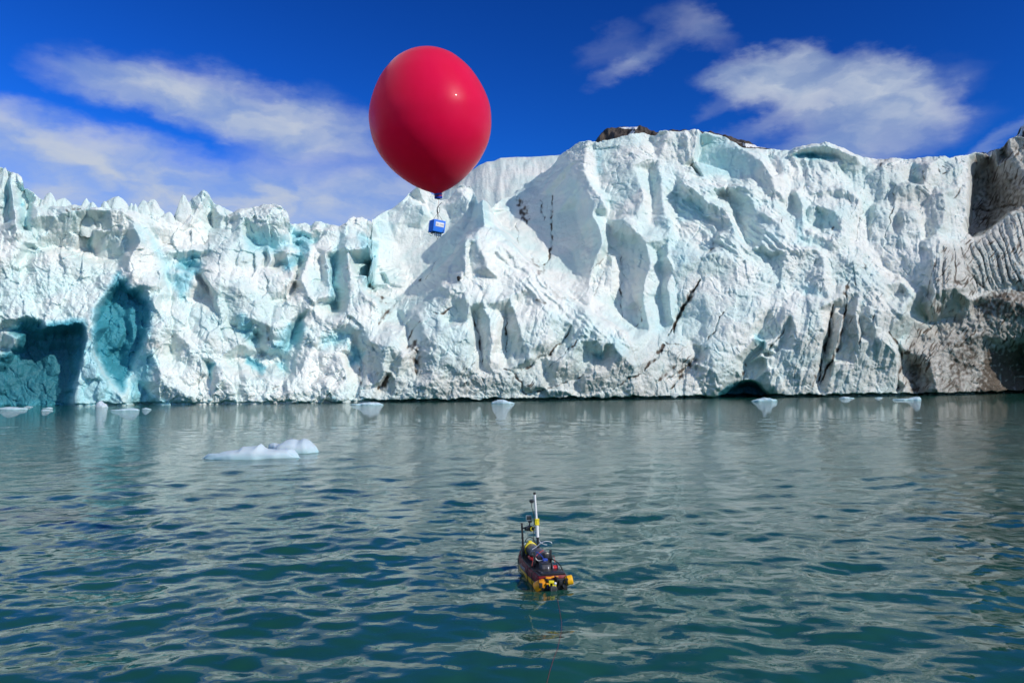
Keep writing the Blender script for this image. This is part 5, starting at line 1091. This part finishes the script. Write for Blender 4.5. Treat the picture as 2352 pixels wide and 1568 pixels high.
mk('sensor_wire', s_tube([(-.072, -.022, -bh / 2 - .028), (-.085, -.025, -bh / 2 - .038), (-.10, -.026, -bh / 2 - .036), (-.112, -.026, -bh / 2 - .025)], .0018, 7, 5), REDC, PAY)
mk('sensor_wire', s_tube([(-.112, -.026, -bh / 2 - .027), (-.118, -.026, -bh / 2 - .018), (-.122, -.026, -bh / 2 - .012)], .004, 7, 4), TEALC, PAY)
mk('sensor_wire', s_tube([(-.04, -.02, -bh / 2), (-.05, -.024, -bh / 2 - .03), (-.062, -.026, -bh / 2 - .048), (-.075, -.026, -bh / 2 - .056)], .002, 7, 5), BLK, PAY)
mk('sensor_wire', s_tube([(-.07, -.026, -bh / 2 - .055), (-.085, -.026, -bh / 2 - .058), (-.095, -.026, -bh / 2 - .05)], .0042, 7, 4), TEALC, PAY)

# ------------------------------------------------------------------ the little survey boat
st_ = on_water(1268, 1352); bo_ = on_water(1208, 1296)
hd_ = math.atan2(bo_[1] - st_[1], bo_[0] - st_[0]); LB = float(np.hypot(*(bo_ - st_)[:2]))
BOAT = empty('survey_boat', st_, 'small yellow and maroon uncrewed boat with a white mast and cameras', 'boat', rot=(0, 0, hd_))
BM = (Matrix.Translation(Vector(st_)) @ Matrix.Rotation(hd_, 4, 'Z')); BI = BM.inverted()
c0 = BI @ Vector(CAM)


def bp(cx_, cy_, xl):
    """point seen at (cx_, cy_) of the close-up, at fore-and-aft station xl of the boat"""
    v = BI.to_3x3() @ Vector(ray(1151.5 + .1874 * cx_, 1114.75 + .1874 * cy_)); return c0 + v * ((xl - c0.x) / v.x)


def loft(sts, zs, name, mat, out=0.0):
    rings = []
    for x_, hw, fl in sts:
        rings.append([Vector((x_, s * (hw * f + out), z_ + fl)) for s, lst in ((1, zs), (-1, zs[::-1])) for z_, f in lst])
    return mk(name, s_rings(rings), mat, BOAT, 40)


ST = [(-.035, .165, -.02), (-.02, .178, 0), (.05, .185, 0), (.4, .19, 0), (.8, .18, .004), (1.05, .155, .012), (1.2, .125, .02), (LB - .02, .09, .03), (LB + .03, .05, .04)]
hull = loft(ST, [(-.11, .7), (-.05, .93), (.0, .99), (.076, 1.0)], 'lower_hull', YEL)
loft(ST, [(.0765, 1.0), (.10, 1.0), (.155, .965), (.165, .92)], 'upper_hull', RED, .004)
loft([(x_ + (.02 if i == 0 else 0), hw - .02, fl) for i, (x_, hw, fl) in enumerate(ST[:-1])], [(.166, 1.0), (.176, .97)], 'deck_mat', BLK)
mk('rub_strip', [s_tube([(x_, s * (hw + .006), .077 + fl) for x_, hw, fl in ST], .006, 8) for s in (1, -1)], BLK, BOAT)
# white script on the port side
text('lettering', 'Aowun', .085, plain('white_print', (.62, .6, .62), .5), BOAT, Matrix.Translation((.72, .1915, .112)) @ Matrix(((-1, 0, 0, 0), (0, 0, 1, 0), (0, 1, 0, 0), (0, 0, 0, 1))) @ Matrix.Scale(1, 4), shear=.3)
for x_ in (1.13, .42, .2):
    hw = float(np.interp(x_, [q[0] for q in ST], [q[1] for q in ST]))
    mk('lashing_strap', s_tube([(x_, hw * .6, .19), (x_, hw + .008, .165), (x_, hw + .012, .06), (x_, hw + .004, -.06)], .005, 6, 4), BLK, BOAT)
bl_ = bp(200, 960, 1.1)
mk('bow_line', s_tube([bp(238, 840, 1.2), bp(222, 900, 1.15), bp(203, 975, 1.1)], .0035, 6, 4), BLK, BOAT)

# pressure tube with its yellow ring
ta, tb = bp(352, 770, 1.08), bp(540, 890, .55)
ta.y = (ta.y + .0); dirv = (tb - ta).normalized()
mk('pressure_tube', s_prof(ta, tb, [(0, .070), (.03, .080), (.97, .080), (1, .072)], 32), GRY, BOAT)
mk('tube_ring', s_prof(ta - dirv * .01, ta + dirv * .045, [(0, .08), (.1, .092), (.9, .092), (1, .081)], 32), YEL2, BOAT)
mk('ring_clamp', s_box(ta + Vector((.0, 0, .094)), (.05, .045, .02), bev=.003), YEL2, BOAT)
mk('tube_cap', s_prof(tb - dirv * .006, tb + dirv * .05, [(0, .073), (.2, .082), (.8, .082), (1, .06)], 28), BLK2, BOAT)
mk('glass_dome', s_prof(bp(378, 845, .62), bp(378, 845, .62) + Vector((-.03, .03, 0)), [(0, .036), (.4, .034), (.8, .022), (1, .004)], 20), SCRN, BOAT)
mk('red_tray', s_box(bp(365, 885, .62), (.16, .05, .03), bev=.008), REDB, BOAT)
for x_ in (.98, .66): mk('tube_cradle', s_box((x_, ta.y * .5 + tb.y * .5, .215), (.05, .2, .09), bev=.006), BLK2, BOAT)
# masts and posts
m0, m1 = bp(458, 775, .78), bp(444, 630, .80); mt_ = bp(409, 108, .84)
mk('mast_foot', s_cyl(m0 - Vector((0, 0, .03)), m1, .018), BLK2, BOAT)
mast = mk('mast', [s_cyl(m1, bp(436, 480, .81), .022), s_cyl(bp(436, 480, .81), mt_, .0145)], WHT, BOAT)
mk('mast_cap', s_prof(mt_, bp(405, 82, .84), [(0, .015), (.1, .0175), (.9, .0175), (1, .014)], 18), BLK, mast)
c1_, c2_ = bp(438, 482, .81), bp(435, 404, .815)
mk('mast_clamp', [s_cyl(c1_, c2_, .022)] + [s_box(c1_.lerp(c2_, .5) + Vector((0, s * .022, 0)), (.034, .012, .085), bev=.003) for s in (1, -1)] + [s_box(c1_.lerp(c2_, q) , (.05, .05, .016), bev=.002) for q in (.1, .9)], YEL2, mast)
tc_ = bp(372, 192, .83)
mk('mast_camera', [s_box(tc_, (.035, .042, .042), bev=.005), s_cyl(tc_ + Vector((0, .01, .006)), tc_ + Vector((.0, .034, .006)), .009), s_box(tc_ + Vector((0, -.024, .004)), (.02, .02, .016), bev=.002)], BLK2, mast)
mk('camera_cable', s_tube([bp(372, 215, .83), bp(374, 265, .83), bp(392, 330, .825), bp(402, 400, .82), bp(400, 520, .81), bp(392, 600, .8), bp(400, 660, .79), bp(432, 715, .78)], .0042, 7, 5), BLK, BOAT)
pt_ = bp(250, 456, 1.06); pb_ = bp(268, 800, 1.06)
mk('frame_post', s_box(pt_.lerp(pb_, .5), (.024, .024, (pt_ - pb_).length), (math.atan2(-(pt_.y - pb_.y), pt_.z - pb_.z), 0, 0), bev=.002), BLK2, BOAT)
p1_, p2_ = bp(600, 784, .42), bp(607, 985, .42)
mk('frame_post', s_box(p1_.lerp(p2_, .5), (.025, .025, (p1_ - p2_).length), bev=.002), BLK2, BOAT)
p1_, p2_ = bp(402, 806, .42), bp(410, 1010, .42)
mk('frame_post', s_box(p1_.lerp(p2_, .5), (.028, .028, (p1_ - p2_).length), bev=.002), BLK2, BOAT)
q1_ = bp(245, 760, 1.05)
mk('frame_plate', s_box(bp(262, 800, 1.05), (.10, .035, .12), bev=.006), BLK2, BOAT)
a_, b_ = bp(262, 522, .95), bp(425, 512, .83)
mk('camera_bar', [s_cyl(bp(268, 522, 1.05), a_, .008), s_cyl(a_, b_, .008), s_box(bp(305, 525, .93), (.04, .045, .05), bev=.006)], BLK2, BOAT)
ch = bp(352, 525, .88)
lamp_ = mk('lamp_housing', [s_cyl(ch + Vector((.05, 0, 0)), ch + Vector((-.02, -.01, 0)), .036), s_box(ch + Vector((.01, .03, 0)), (.05, .04, .055), bev=.008)], BLK2, BOAT)
lf = bp(382, 530, .84)
mk('lamp_ring', [s_ring(lf, (1, .12, -.05), .0245, .006), s_box(lf + Vector((0, .004, .031)), (.01, .008, .012), bev=.002)], YEL2, lamp_)
mk('lamp_glass', s_cyl(lf + Vector((.02, 0, 0)), lf + Vector((.004, 0, 0)), .022), SCRN, lamp_)
ac = bp(336, 394, .88)
acam = mk('action_camera', s_box(ac, (.024, .075, .066), (0, .06, -.12), bev=.005), plain('silver_case', (.42, .43, .44), .3, metal=.4), BOAT)
mk('screen', s_box(ac + Vector((-.0128, -.001, .003)), (.003, .062, .05), (0, .06, -.12), bev=.001), SCRN, acam)
mk('camera_mount', [s_box(bp(350, 440, .88), (.02, .05, .022), bev=.003), s_tube([bp(352, 445, .88), bp(345, 470, .88), bp(350, 500, .88)], .009, 8)], BLK2, acam)
# cables over the tube
mk('cable', s_tube([bp(294, 700, 1.0), bp(300, 665, .99), bp(325, 638, .97), bp(355, 632, .95), bp(385, 645, .92), bp(405, 690, .88), bp(440, 730, .82), bp(450, 740, .8)], .0045, 7, 5), BLK, BOAT)
mk('cable_plug', s_cyl(bp(294, 718, 1.0), bp(294, 698, 1.0), .008), WHT, BOAT)
mk('cable', s_tube([bp(400, 550, .84), bp(420, 575, .82), bp(452, 640, .8), bp(462, 690, .79), bp(500, 712, .77), bp(558, 726, .75)], .0035, 7, 5), BLUC, BOAT)
mk('cable', s_tube([bp(380, 780, .8), bp(430, 748, .78), bp(480, 705, .75), bp(530, 684, .72), bp(575, 682, .70), bp(605, 690, .68), bp(620, 705, .67)], .0055, 7, 5), WHT, BOAT)
mk('cable', s_tube([bp(560, 725, .74), bp(520, 718, .76), bp(480, 695, .78), bp(466, 670, .79)], .0045, 7, 5), WHT, BOAT)
mk('cable', s_tube([bp(415, 870, .5), bp(428, 900, .48), bp(455, 918, .46), bp(490, 915, .44), bp(530, 905, .43)], .0055, 7, 5), WHT, BOAT)
mk('cable', s_tube([bp(425, 865, .5), bp(455, 830, .52), bp(500, 800, .55), bp(515, 790, .56)], .0045, 7, 5), REDC, BOAT)
mk('cable', s_tube([bp(420, 860, .5), bp(415, 830, .52), bp(430, 812, .52), bp(470, 835, .5), bp(510, 880, .47), bp(530, 910, .43)], .0042, 7, 5), BLUC, BOAT)
mk('cable', s_tube([bp(365, 1080, .45), bp(372, 1000, .47), bp(385, 930, .5), bp(400, 900, .52)], .003, 6, 5), REDC, BOAT)
mk('cable', s_tube([bp(550, 892, .44), bp(610, 895, .4), bp(670, 925, .34), bp(720, 975, .26), bp(745, 1020, .2), bp(765, 1065, .14)], .0068, 8, 5), BLK, BOAT)
mk('cable', s_tube([bp(620, 860, .42), bp(640, 860, .4), bp(652, 900, .36), bp(655, 950, .3)], .003, 6, 5), REDC, BOAT)
mk('cable', s_tube([bp(515, 910, .43), bp(525, 960, .36), bp(545, 1010, .3), bp(550, 1060, .25)], .0045, 7, 5), BLK, BOAT)
# stern gear
bx_ = bp(532, 1015, .30)
case = mk('electronics_case', s_box(bx_, (.14, .115, .13), (0, 0, .06), bev=.01), GRYD, BOAT)
mk('case_lid', s_box(bx_ + Vector((0, 0, .069)), (.145, .12, .014), (0, 0, .06), bev=.004), BLK2, case)
for dy in (.03, -.028):
    mk('case_clip', s_box(bx_ + Vector((-.073, dy, .0)), (.006, .014, .075), bev=.002), WHT if dy < 0 else GRY, case)
mk('white_tube', s_cyl(bp(535, 925, .4), bp(538, 960, .37), .009), WHT, BOAT)
mk('junction_block', s_box(bp(535, 905, .43), (.05, .06, .03), bev=.006), BLUC, BOAT)
rc_ = bp(655, 1005, .26)
reel = mk('reel', s_cyl(rc_ + Vector((0, .028, 0)), rc_ + Vector((0, -.03, 0)), .032), REDB, BOAT)
for s in (1, -1):
    mk('reel_flange', s_prof(rc_ + Vector((0, s * .030, 0)), rc_ + Vector((0, s * .037, 0)), [(0, .048), (.3, .05), (.7, .05), (1, .047)], 30), SIL, reel)
for s in (1, -1): mk('reel_bracket', s_box(rc_ + Vector((.02, s * .046, -.03)), (.09, .008, .09), bev=.003), BLK2, BOAT)
mk('stern_plate', s_box((.12, -.02, .178), (.24, .30, .02), bev=.006), BLK2, BOAT)
a_, b_ = bp(548, 1130, .04), bp(840, 1150, .0)
mk('stern_beam', [s_box(a_.lerp(b_, .5), (.04, (a_ - b_).length, .05), (math.atan2(a_.z - b_.z, a_.y - b_.y), 0, 0), bev=.006), s_box(bp(760, 1105, .1), (.16, .1, .05), (.25, 0, .2), bev=.006), s_box(bp(690, 1180, .0), (.05, .09, .09), bev=.008)], BLK2, BOAT)
for k in range(14):
    mk('bolt', s_ball(bp(480 + rnd.random() * 260, 1060 + rnd.random() * 90, .03 + .1 * rnd.random()), .0045, 8), SIL, BOAT)
# yellow floats
fa_, fb_ = bp(735, 1176, -.02), bp(876, 1146, -.05)
flo = mk('stern_float', s_prof(fa_ - (fb_ - fa_) * .1, fb_, [(0, .03), (.1, .038), (.42, .042), (.44, .053), (.47, .057), (.93, .057), (.97, .053), (1, .045)], 26), YEL, BOAT)
for q in (.3, .5):
    mk('float_strap', s_ring(fa_.lerp(fb_, q), fb_ - fa_, .043 if q < .4 else .058, .0045, 24), BLK, flo)
fa_, fb_ = bp(455, 1230, -.02), bp(548, 1168, -.08)
flo = mk('stern_float', s_prof(fa_ - (fb_ - fa_) * .3, fb_ + (fb_ - fa_) * .02, [(0, .06), (.3, .064), (.6, .058), (.85, .042), (1, .02)], 24), ORG, BOAT)
mk('float_strap', s_ring(fa_.lerp(fb_, .45), fb_ - fa_, .062, .0045, 24), BLK, flo)
for c_, z_, rt in ((bp(575, 1130, -.07), (.03, .065, .028), .1), (bp(622, 1118, -.07), (.02, .05, .018), -.2), (bp(682, 1120, -.07), (.02, .03, .026), 0), (bp(570, 1200, -.12), (.02, .04, .018), 0)): mk('yellow_bracket', s_box(c_, z_, (rt, 0, 0), bev=.004), ORG, BOAT)
mk('white_fitting', s_box(bp(640, 1115, .0), (.02, .026, .018), (.4, 0, 0), bev=.005), WHT, BOAT)
yf = mk('sonar_frame', [s_box(bp(612, 1177, -.12), (.03, .066, .03), (.08, 0, 0), bev=.004), s_box(bp(590, 1205, -.12), (.02, .012, .04), bev=.002), s_box(bp(640, 1205, -.12), (.02, .012, .04), bev=.002), s_box(bp(648, 1218, -.13), (.03, .046, .026), bev=.004)], YEL2, BOAT)
mk('white_ball', s_ball(bp(661, 1197, -.14), .017, 16), WHT, yf)
sc_ = bp(632, 1258, -.12)
son = mk('sonar_head', [s_box(sc_, (.09, .082, .062), (0, -.1, 0), bev=.014)], plain('smoke_case', (.06, .062, .065), .25), BOAT)
mk('sonar_rim', [s_ring(sc_ + Vector((-.046, 0, .002)), (1, 0, 0), .036, .0035, 20)], GRY, son)
for (u1, v1, u2, v2, M_) in ((560, 1210, 568, 1260, BLUC), (595, 1305, 640, 1345, GRNC), (700, 1275, 680, 1315, GRNC), (705, 1290, 718, 1345, REDC), (628, 1320, 640, 1365, YEL2)):
    mk('dangling_wire', s_tube([bp(u1, v1, -.06), bp((u1 + u2) / 2 + 6, (v1 + v2) / 2, -.07), bp(u2, v2, -.07)], .005, 7, 5), M_, BOAT)
for u1 in (757, 790):
    mk('hose', s_tube([bp(u1, 1190, .0), bp(u1 - 3, 1215, -.01), bp(u1 + 6, 1250, -.02)], .008, 8, 4), BLK, BOAT)
mk('hose', s_tube([bp(430, 1180, .05), bp(440, 1220, .02), bp(450, 1260, .0)], .012, 8, 4), BLK, BOAT)
mk('thruster_arm', [s_tube([bp(770, 1250, -.03), bp(775, 1300, -.05), bp(780, 1350, -.06)], .008, 8), s_ring(bp(795, 1335, -.06), (1, 0, 0), .018, .004, 14, 0, 3.6)], BLK, BOAT)
mk('transom', s_box((-.05, -.005, .06), (.03, .345, .15), bev=.012), BLK, BOAT)
for k in range(9):
    y_ = -.17 + .042 * k + rnd.random() * .015; z_ = .03 + rnd.random() * .11
    mk('stern_fitting', s_box((-.07 - .03 * rnd.random(), y_, z_), (.03 + .03 * rnd.random(), .018 + .02 * rnd.random(), .03 + .04 * rnd.random()), (rnd.random() - .5, 0, rnd.random() - .5), bev=.004), BLK2, BOAT)

# red line trailing from the boat towards the lower edge of the view
w_ = [on_water(x_, y_, .012) for x_, y_ in ((1280, 1378), (1290, 1420), (1288, 1455), (1281, 1490), (1268, 1528), (1252, 1575), (1225, 1640))]
wx_ = np.interp(np.linspace(0, 6, 90), range(7), [q[0] for q in w_]); wy_ = np.interp(np.linspace(0, 6, 90), range(7), [q[1] for q in w_])
near_ = (np.hypot(X, Y) < 14) & (np.abs(X) < 3) & (Y > 4); nX, nY, nZ = X[near_], Y[near_], Z[near_]
wz_ = np.array([nZ[np.argmin((nX - a_) ** 2 + (nY - b_) ** 2)] for a_, b_ in zip(wx_, wy_)])
tl = mk('tow_line', s_tube([Vector((a_, b_, c_ + .001)) for a_, b_, c_ in zip(wx_, wy_, wz_)], .0022, 7), plain('red_line', (.15, .04, .045), .7), None)
tag(tl, 'thin red line trailing through the water behind the small boat', 'rope')

# ------------------------------------------------------------------ floating ice
ICEF = ice_material('floe_ice', (0.46, 0.58, 0.66), (0.50, 0.60, 0.68), (0.62, 0.68, 0.74))
for n_ in ICEF.node_tree.nodes:
    if n_.type == 'BUMP': n_.inputs['Distance'].default_value = .02
    if n_.type == 'BSDF_PRINCIPLED':
        n_.inputs['Subsurface Weight'].default_value = .6; n_.inputs['Subsurface Radius'].default_value = (.05, .12, .16); n_.inputs['Subsurface Scale'].default_value = 1.0; n_.inputs['Specular IOR Level'].default_value = .45


def floe(name, prof_, py0, halfdepth, label, group=None, seed=0, blue_=.12, keel=.25):
    """ice lying in the water: its upper outline (px, py above waterline py0) at its own distance, rounded fore and aft"""
    c_ = np.array(prof_, float); xs = np.linspace(c_[0, 0], c_[-1, 0], 56); hs_ = np.maximum(0, py0 - np.interp(xs, c_[:, 0], c_[:, 1]))
    dep_ = float(on_water(xs.mean(), py0)[1]); base = np.array([on_water(x_, py0) for x_ in xs]); base[:, 1] = dep_ + halfdepth * .9
    h = hs_ * dep_ / FOC * np.clip(np.minimum(np.linspace(0, 1, len(xs)), np.linspace(1, 0, len(xs))) * 22, .05, 1); n = 40; ang = np.linspace(0, 2 * PI, n, endpoint=False)
    t = np.linspace(0, 1, len(xs)); ed = np.power(np.clip(np.minimum(t, 1 - t) * 4, 0, 1), .6); hd2 = halfdepth * (.06 + .94 * ed)
    V = np.zeros((len(xs), n, 3)); T, Ag = np.meshgrid(t, ang, indexing='ij')
    s_, c2 = np.sin(Ag), np.cos(Ag)
    X0 = base[:, 0][:, None]
    size = (xs[-1] - xs[0]) * dep_ / FOC; k = size / .9
    nz = fbm(T * k * 1.1 + seed, c2 * 1.2 + seed, 2, 700 + seed)
    off = .22 * (perlin(T * k * .8, T * 0, 710 + seed))
    V[..., 0] = X0 + .04 * size * perlin(T * 7, Ag, 705 + seed)
    V[..., 1] = base[:, 1][:, None] - c2 * hd2[:, None] * (1 + .25 * nz) + halfdepth * off
    up = np.power(np.clip(s_, 0, 1), .62)
    V[..., 2] = np.where(s_ >= 0, (h[:, None] + .01) * up * (1 + .16 * nz * (1 - np.clip(s_, 0, 1) ** 3)), -keel * np.abs(s_) * ed[:, None])
    V[..., 0] = V[..., 0] * (V[..., 1] / (dep_ + halfdepth * .9)) ** .0
    me = mesh_np(name, V.reshape(-1, 3), grid_quads(len(xs), n, True), True, {'blue': (blue_ + .22 * np.clip(1 - V[..., 2] / max(.02, h.max() * .45), 0, 1)).ravel(), 'dirt': np.zeros(V.shape[0] * n), 'grey': np.zeros(V.shape[0] * n)})
    o = link(name, me, ICEF)
    return tag(o, label, 'ice floe', group)


f1 = lambda x_, y_: (428.75 + .1406 * x_, 980 + .1406 * y_)
floe('ice_floe', [f1(*q) for q in ((225, 470), (300, 455), (500, 447), (600, 415), (700, 400), (780, 397), (830, 360), (870, 342), (1000, 340), (1080, 328), (1120, 305), (1160, 294), (1200, 312), (1225, 350), (1260, 378), (1370, 392), (1450, 380), (1560, 386), (1640, 392), (1680, 450), (1740, 478), (1785, 492))], 1054.5, .42, 'long white ice floe with a knob, in front of the rounder floe', 'ice floes in the open water', 1)
floe('ice_floe', [f1(*q) for q in ((1275, 360), (1310, 305), (1350, 288), (1400, 282), (1440, 300), (1462, 305), (1500, 275), (1550, 248), (1620, 222), (1660, 215), (1730, 228), (1790, 244), (1830, 220), (1870, 211), (1920, 216), (1960, 250), (2000, 310), (2040, 350), (2095, 425))], 1040.5, .45, 'rounded double humped ice floe just behind the long one', 'ice floes in the open water', 2)
for i, (xa, xb, py0, hh, lab) in enumerate([(-30, 50, 940, 6.5, 'low flat ice floe cut by the left edge, below the blue hollow'), (53, 72, 934.6, 2.2, 'tiny flat ice piece just right of the low floe at the left edge'), (96, 118, 938, 3.2, 'small wedge of ice floating by the blue ice, farther of two'), (93, 118, 943.6, 4, 'small humped ice piece floating by the blue ice, nearer of two'),
                                             (250, 311, 943, 8, 'low grey ice floe with one hump in front of the ice pillar'), (324, 345, 940, 4.8, 'small rounded ice piece in front of the dark hollow'), (803, 877, 930, 8.5, 'pale flat ice floe lying against the undercut, left of the boat'), (1128, 1182, 926.6, 12.5, 'pale green peaked ice floe at the dark undercut below the buttress'),
                                             (1728, 1791, 920.8, 10, 'pale ice floe with a raised back beside the dark sea cave'), (2055, 2128, 918, 9.8, 'long pale ice floe with a knob at its end near the dirty ice'), (1929, 1967, 914.6, 5, 'small greyish ice piece between the two pale floes at the cliff foot'), (2010, 2030, 914, 2.6, 'tiny ice crumb left of the long pale floe')]):
    hh *= .8; m_ = xb - xa; r2 = random.Random(40 + i); pk = (.55, .5, .7, .3, .7, .45, .6, .42, .55, .93, .4, .5)[i]
    pr = [(xa, py0 - .4)]
    for q in np.linspace(.08, .92, 9):
        pr.append((xa + m_ * q, py0 - hh * (max(.3, math.exp(-(2.4 * (q - pk)) ** 2)) * (.8 + .25 * r2.random()))))
    pr.append((xb, py0 - .4)); pr.sort()
    dep_ = float(on_water((xa + xb) / 2, py0)[1])
    floe('ice_floe', pr, py0, min(1.2, .22 * m_ * dep_ / FOC), lab, 'ice floes along the glacier foot', 10 + i, .16, .3)
# block of ice at the foot of the pillar
floe('ice_block', [(217, 930), (219, 925), (223, 923.5), (227, 920.5), (230, 923), (232, 927.5), (235, 927), (238, 931), (241, 934)], 935, .5, 'white lump of broken ice at the foot of the pillar between blue hollows', None, 30, .0, .3)['category'] = 'ice block'

# dark stone stuck on the face of the buttress
u_, w_q = unproj(1053.5, 638, 24); E_ = float(sample(E0, np.array(u_), np.array(w_q)))
u_, w_q = unproj(1053.5, 638, E_ + 6); m_ = float(mpx(u_))
pr = front_point(u_, w_q, E_ + 4)
H, S = 9, 14; rr = []
for i in range(H):
    a_ = PI * (i + .02) / (H - .96); rad_ = math.sin(a_)
    rr.append([Vector((math.cos(q) * rad_ * .2, math.sin(q) * rad_ * .2, .34 * math.cos(a_) * (1 if a_ > PI / 2 else .7))) * (1 + .5 * float(perlin(np.array(math.cos(q) * 1.5 + i * .4), np.array(math.sin(q) * 1.5), 55))) for q in np.linspace(0, 2 * PI, S, endpoint=False)])
stn = mk('stone', s_rings(rr), plain('dark_stone', (.03, .027, .025), .8, var=.3, scale=6), None, 30); stn.location = pr
tag(stn, 'small dark stone stuck on the ice buttress below the blue box', 'stone')
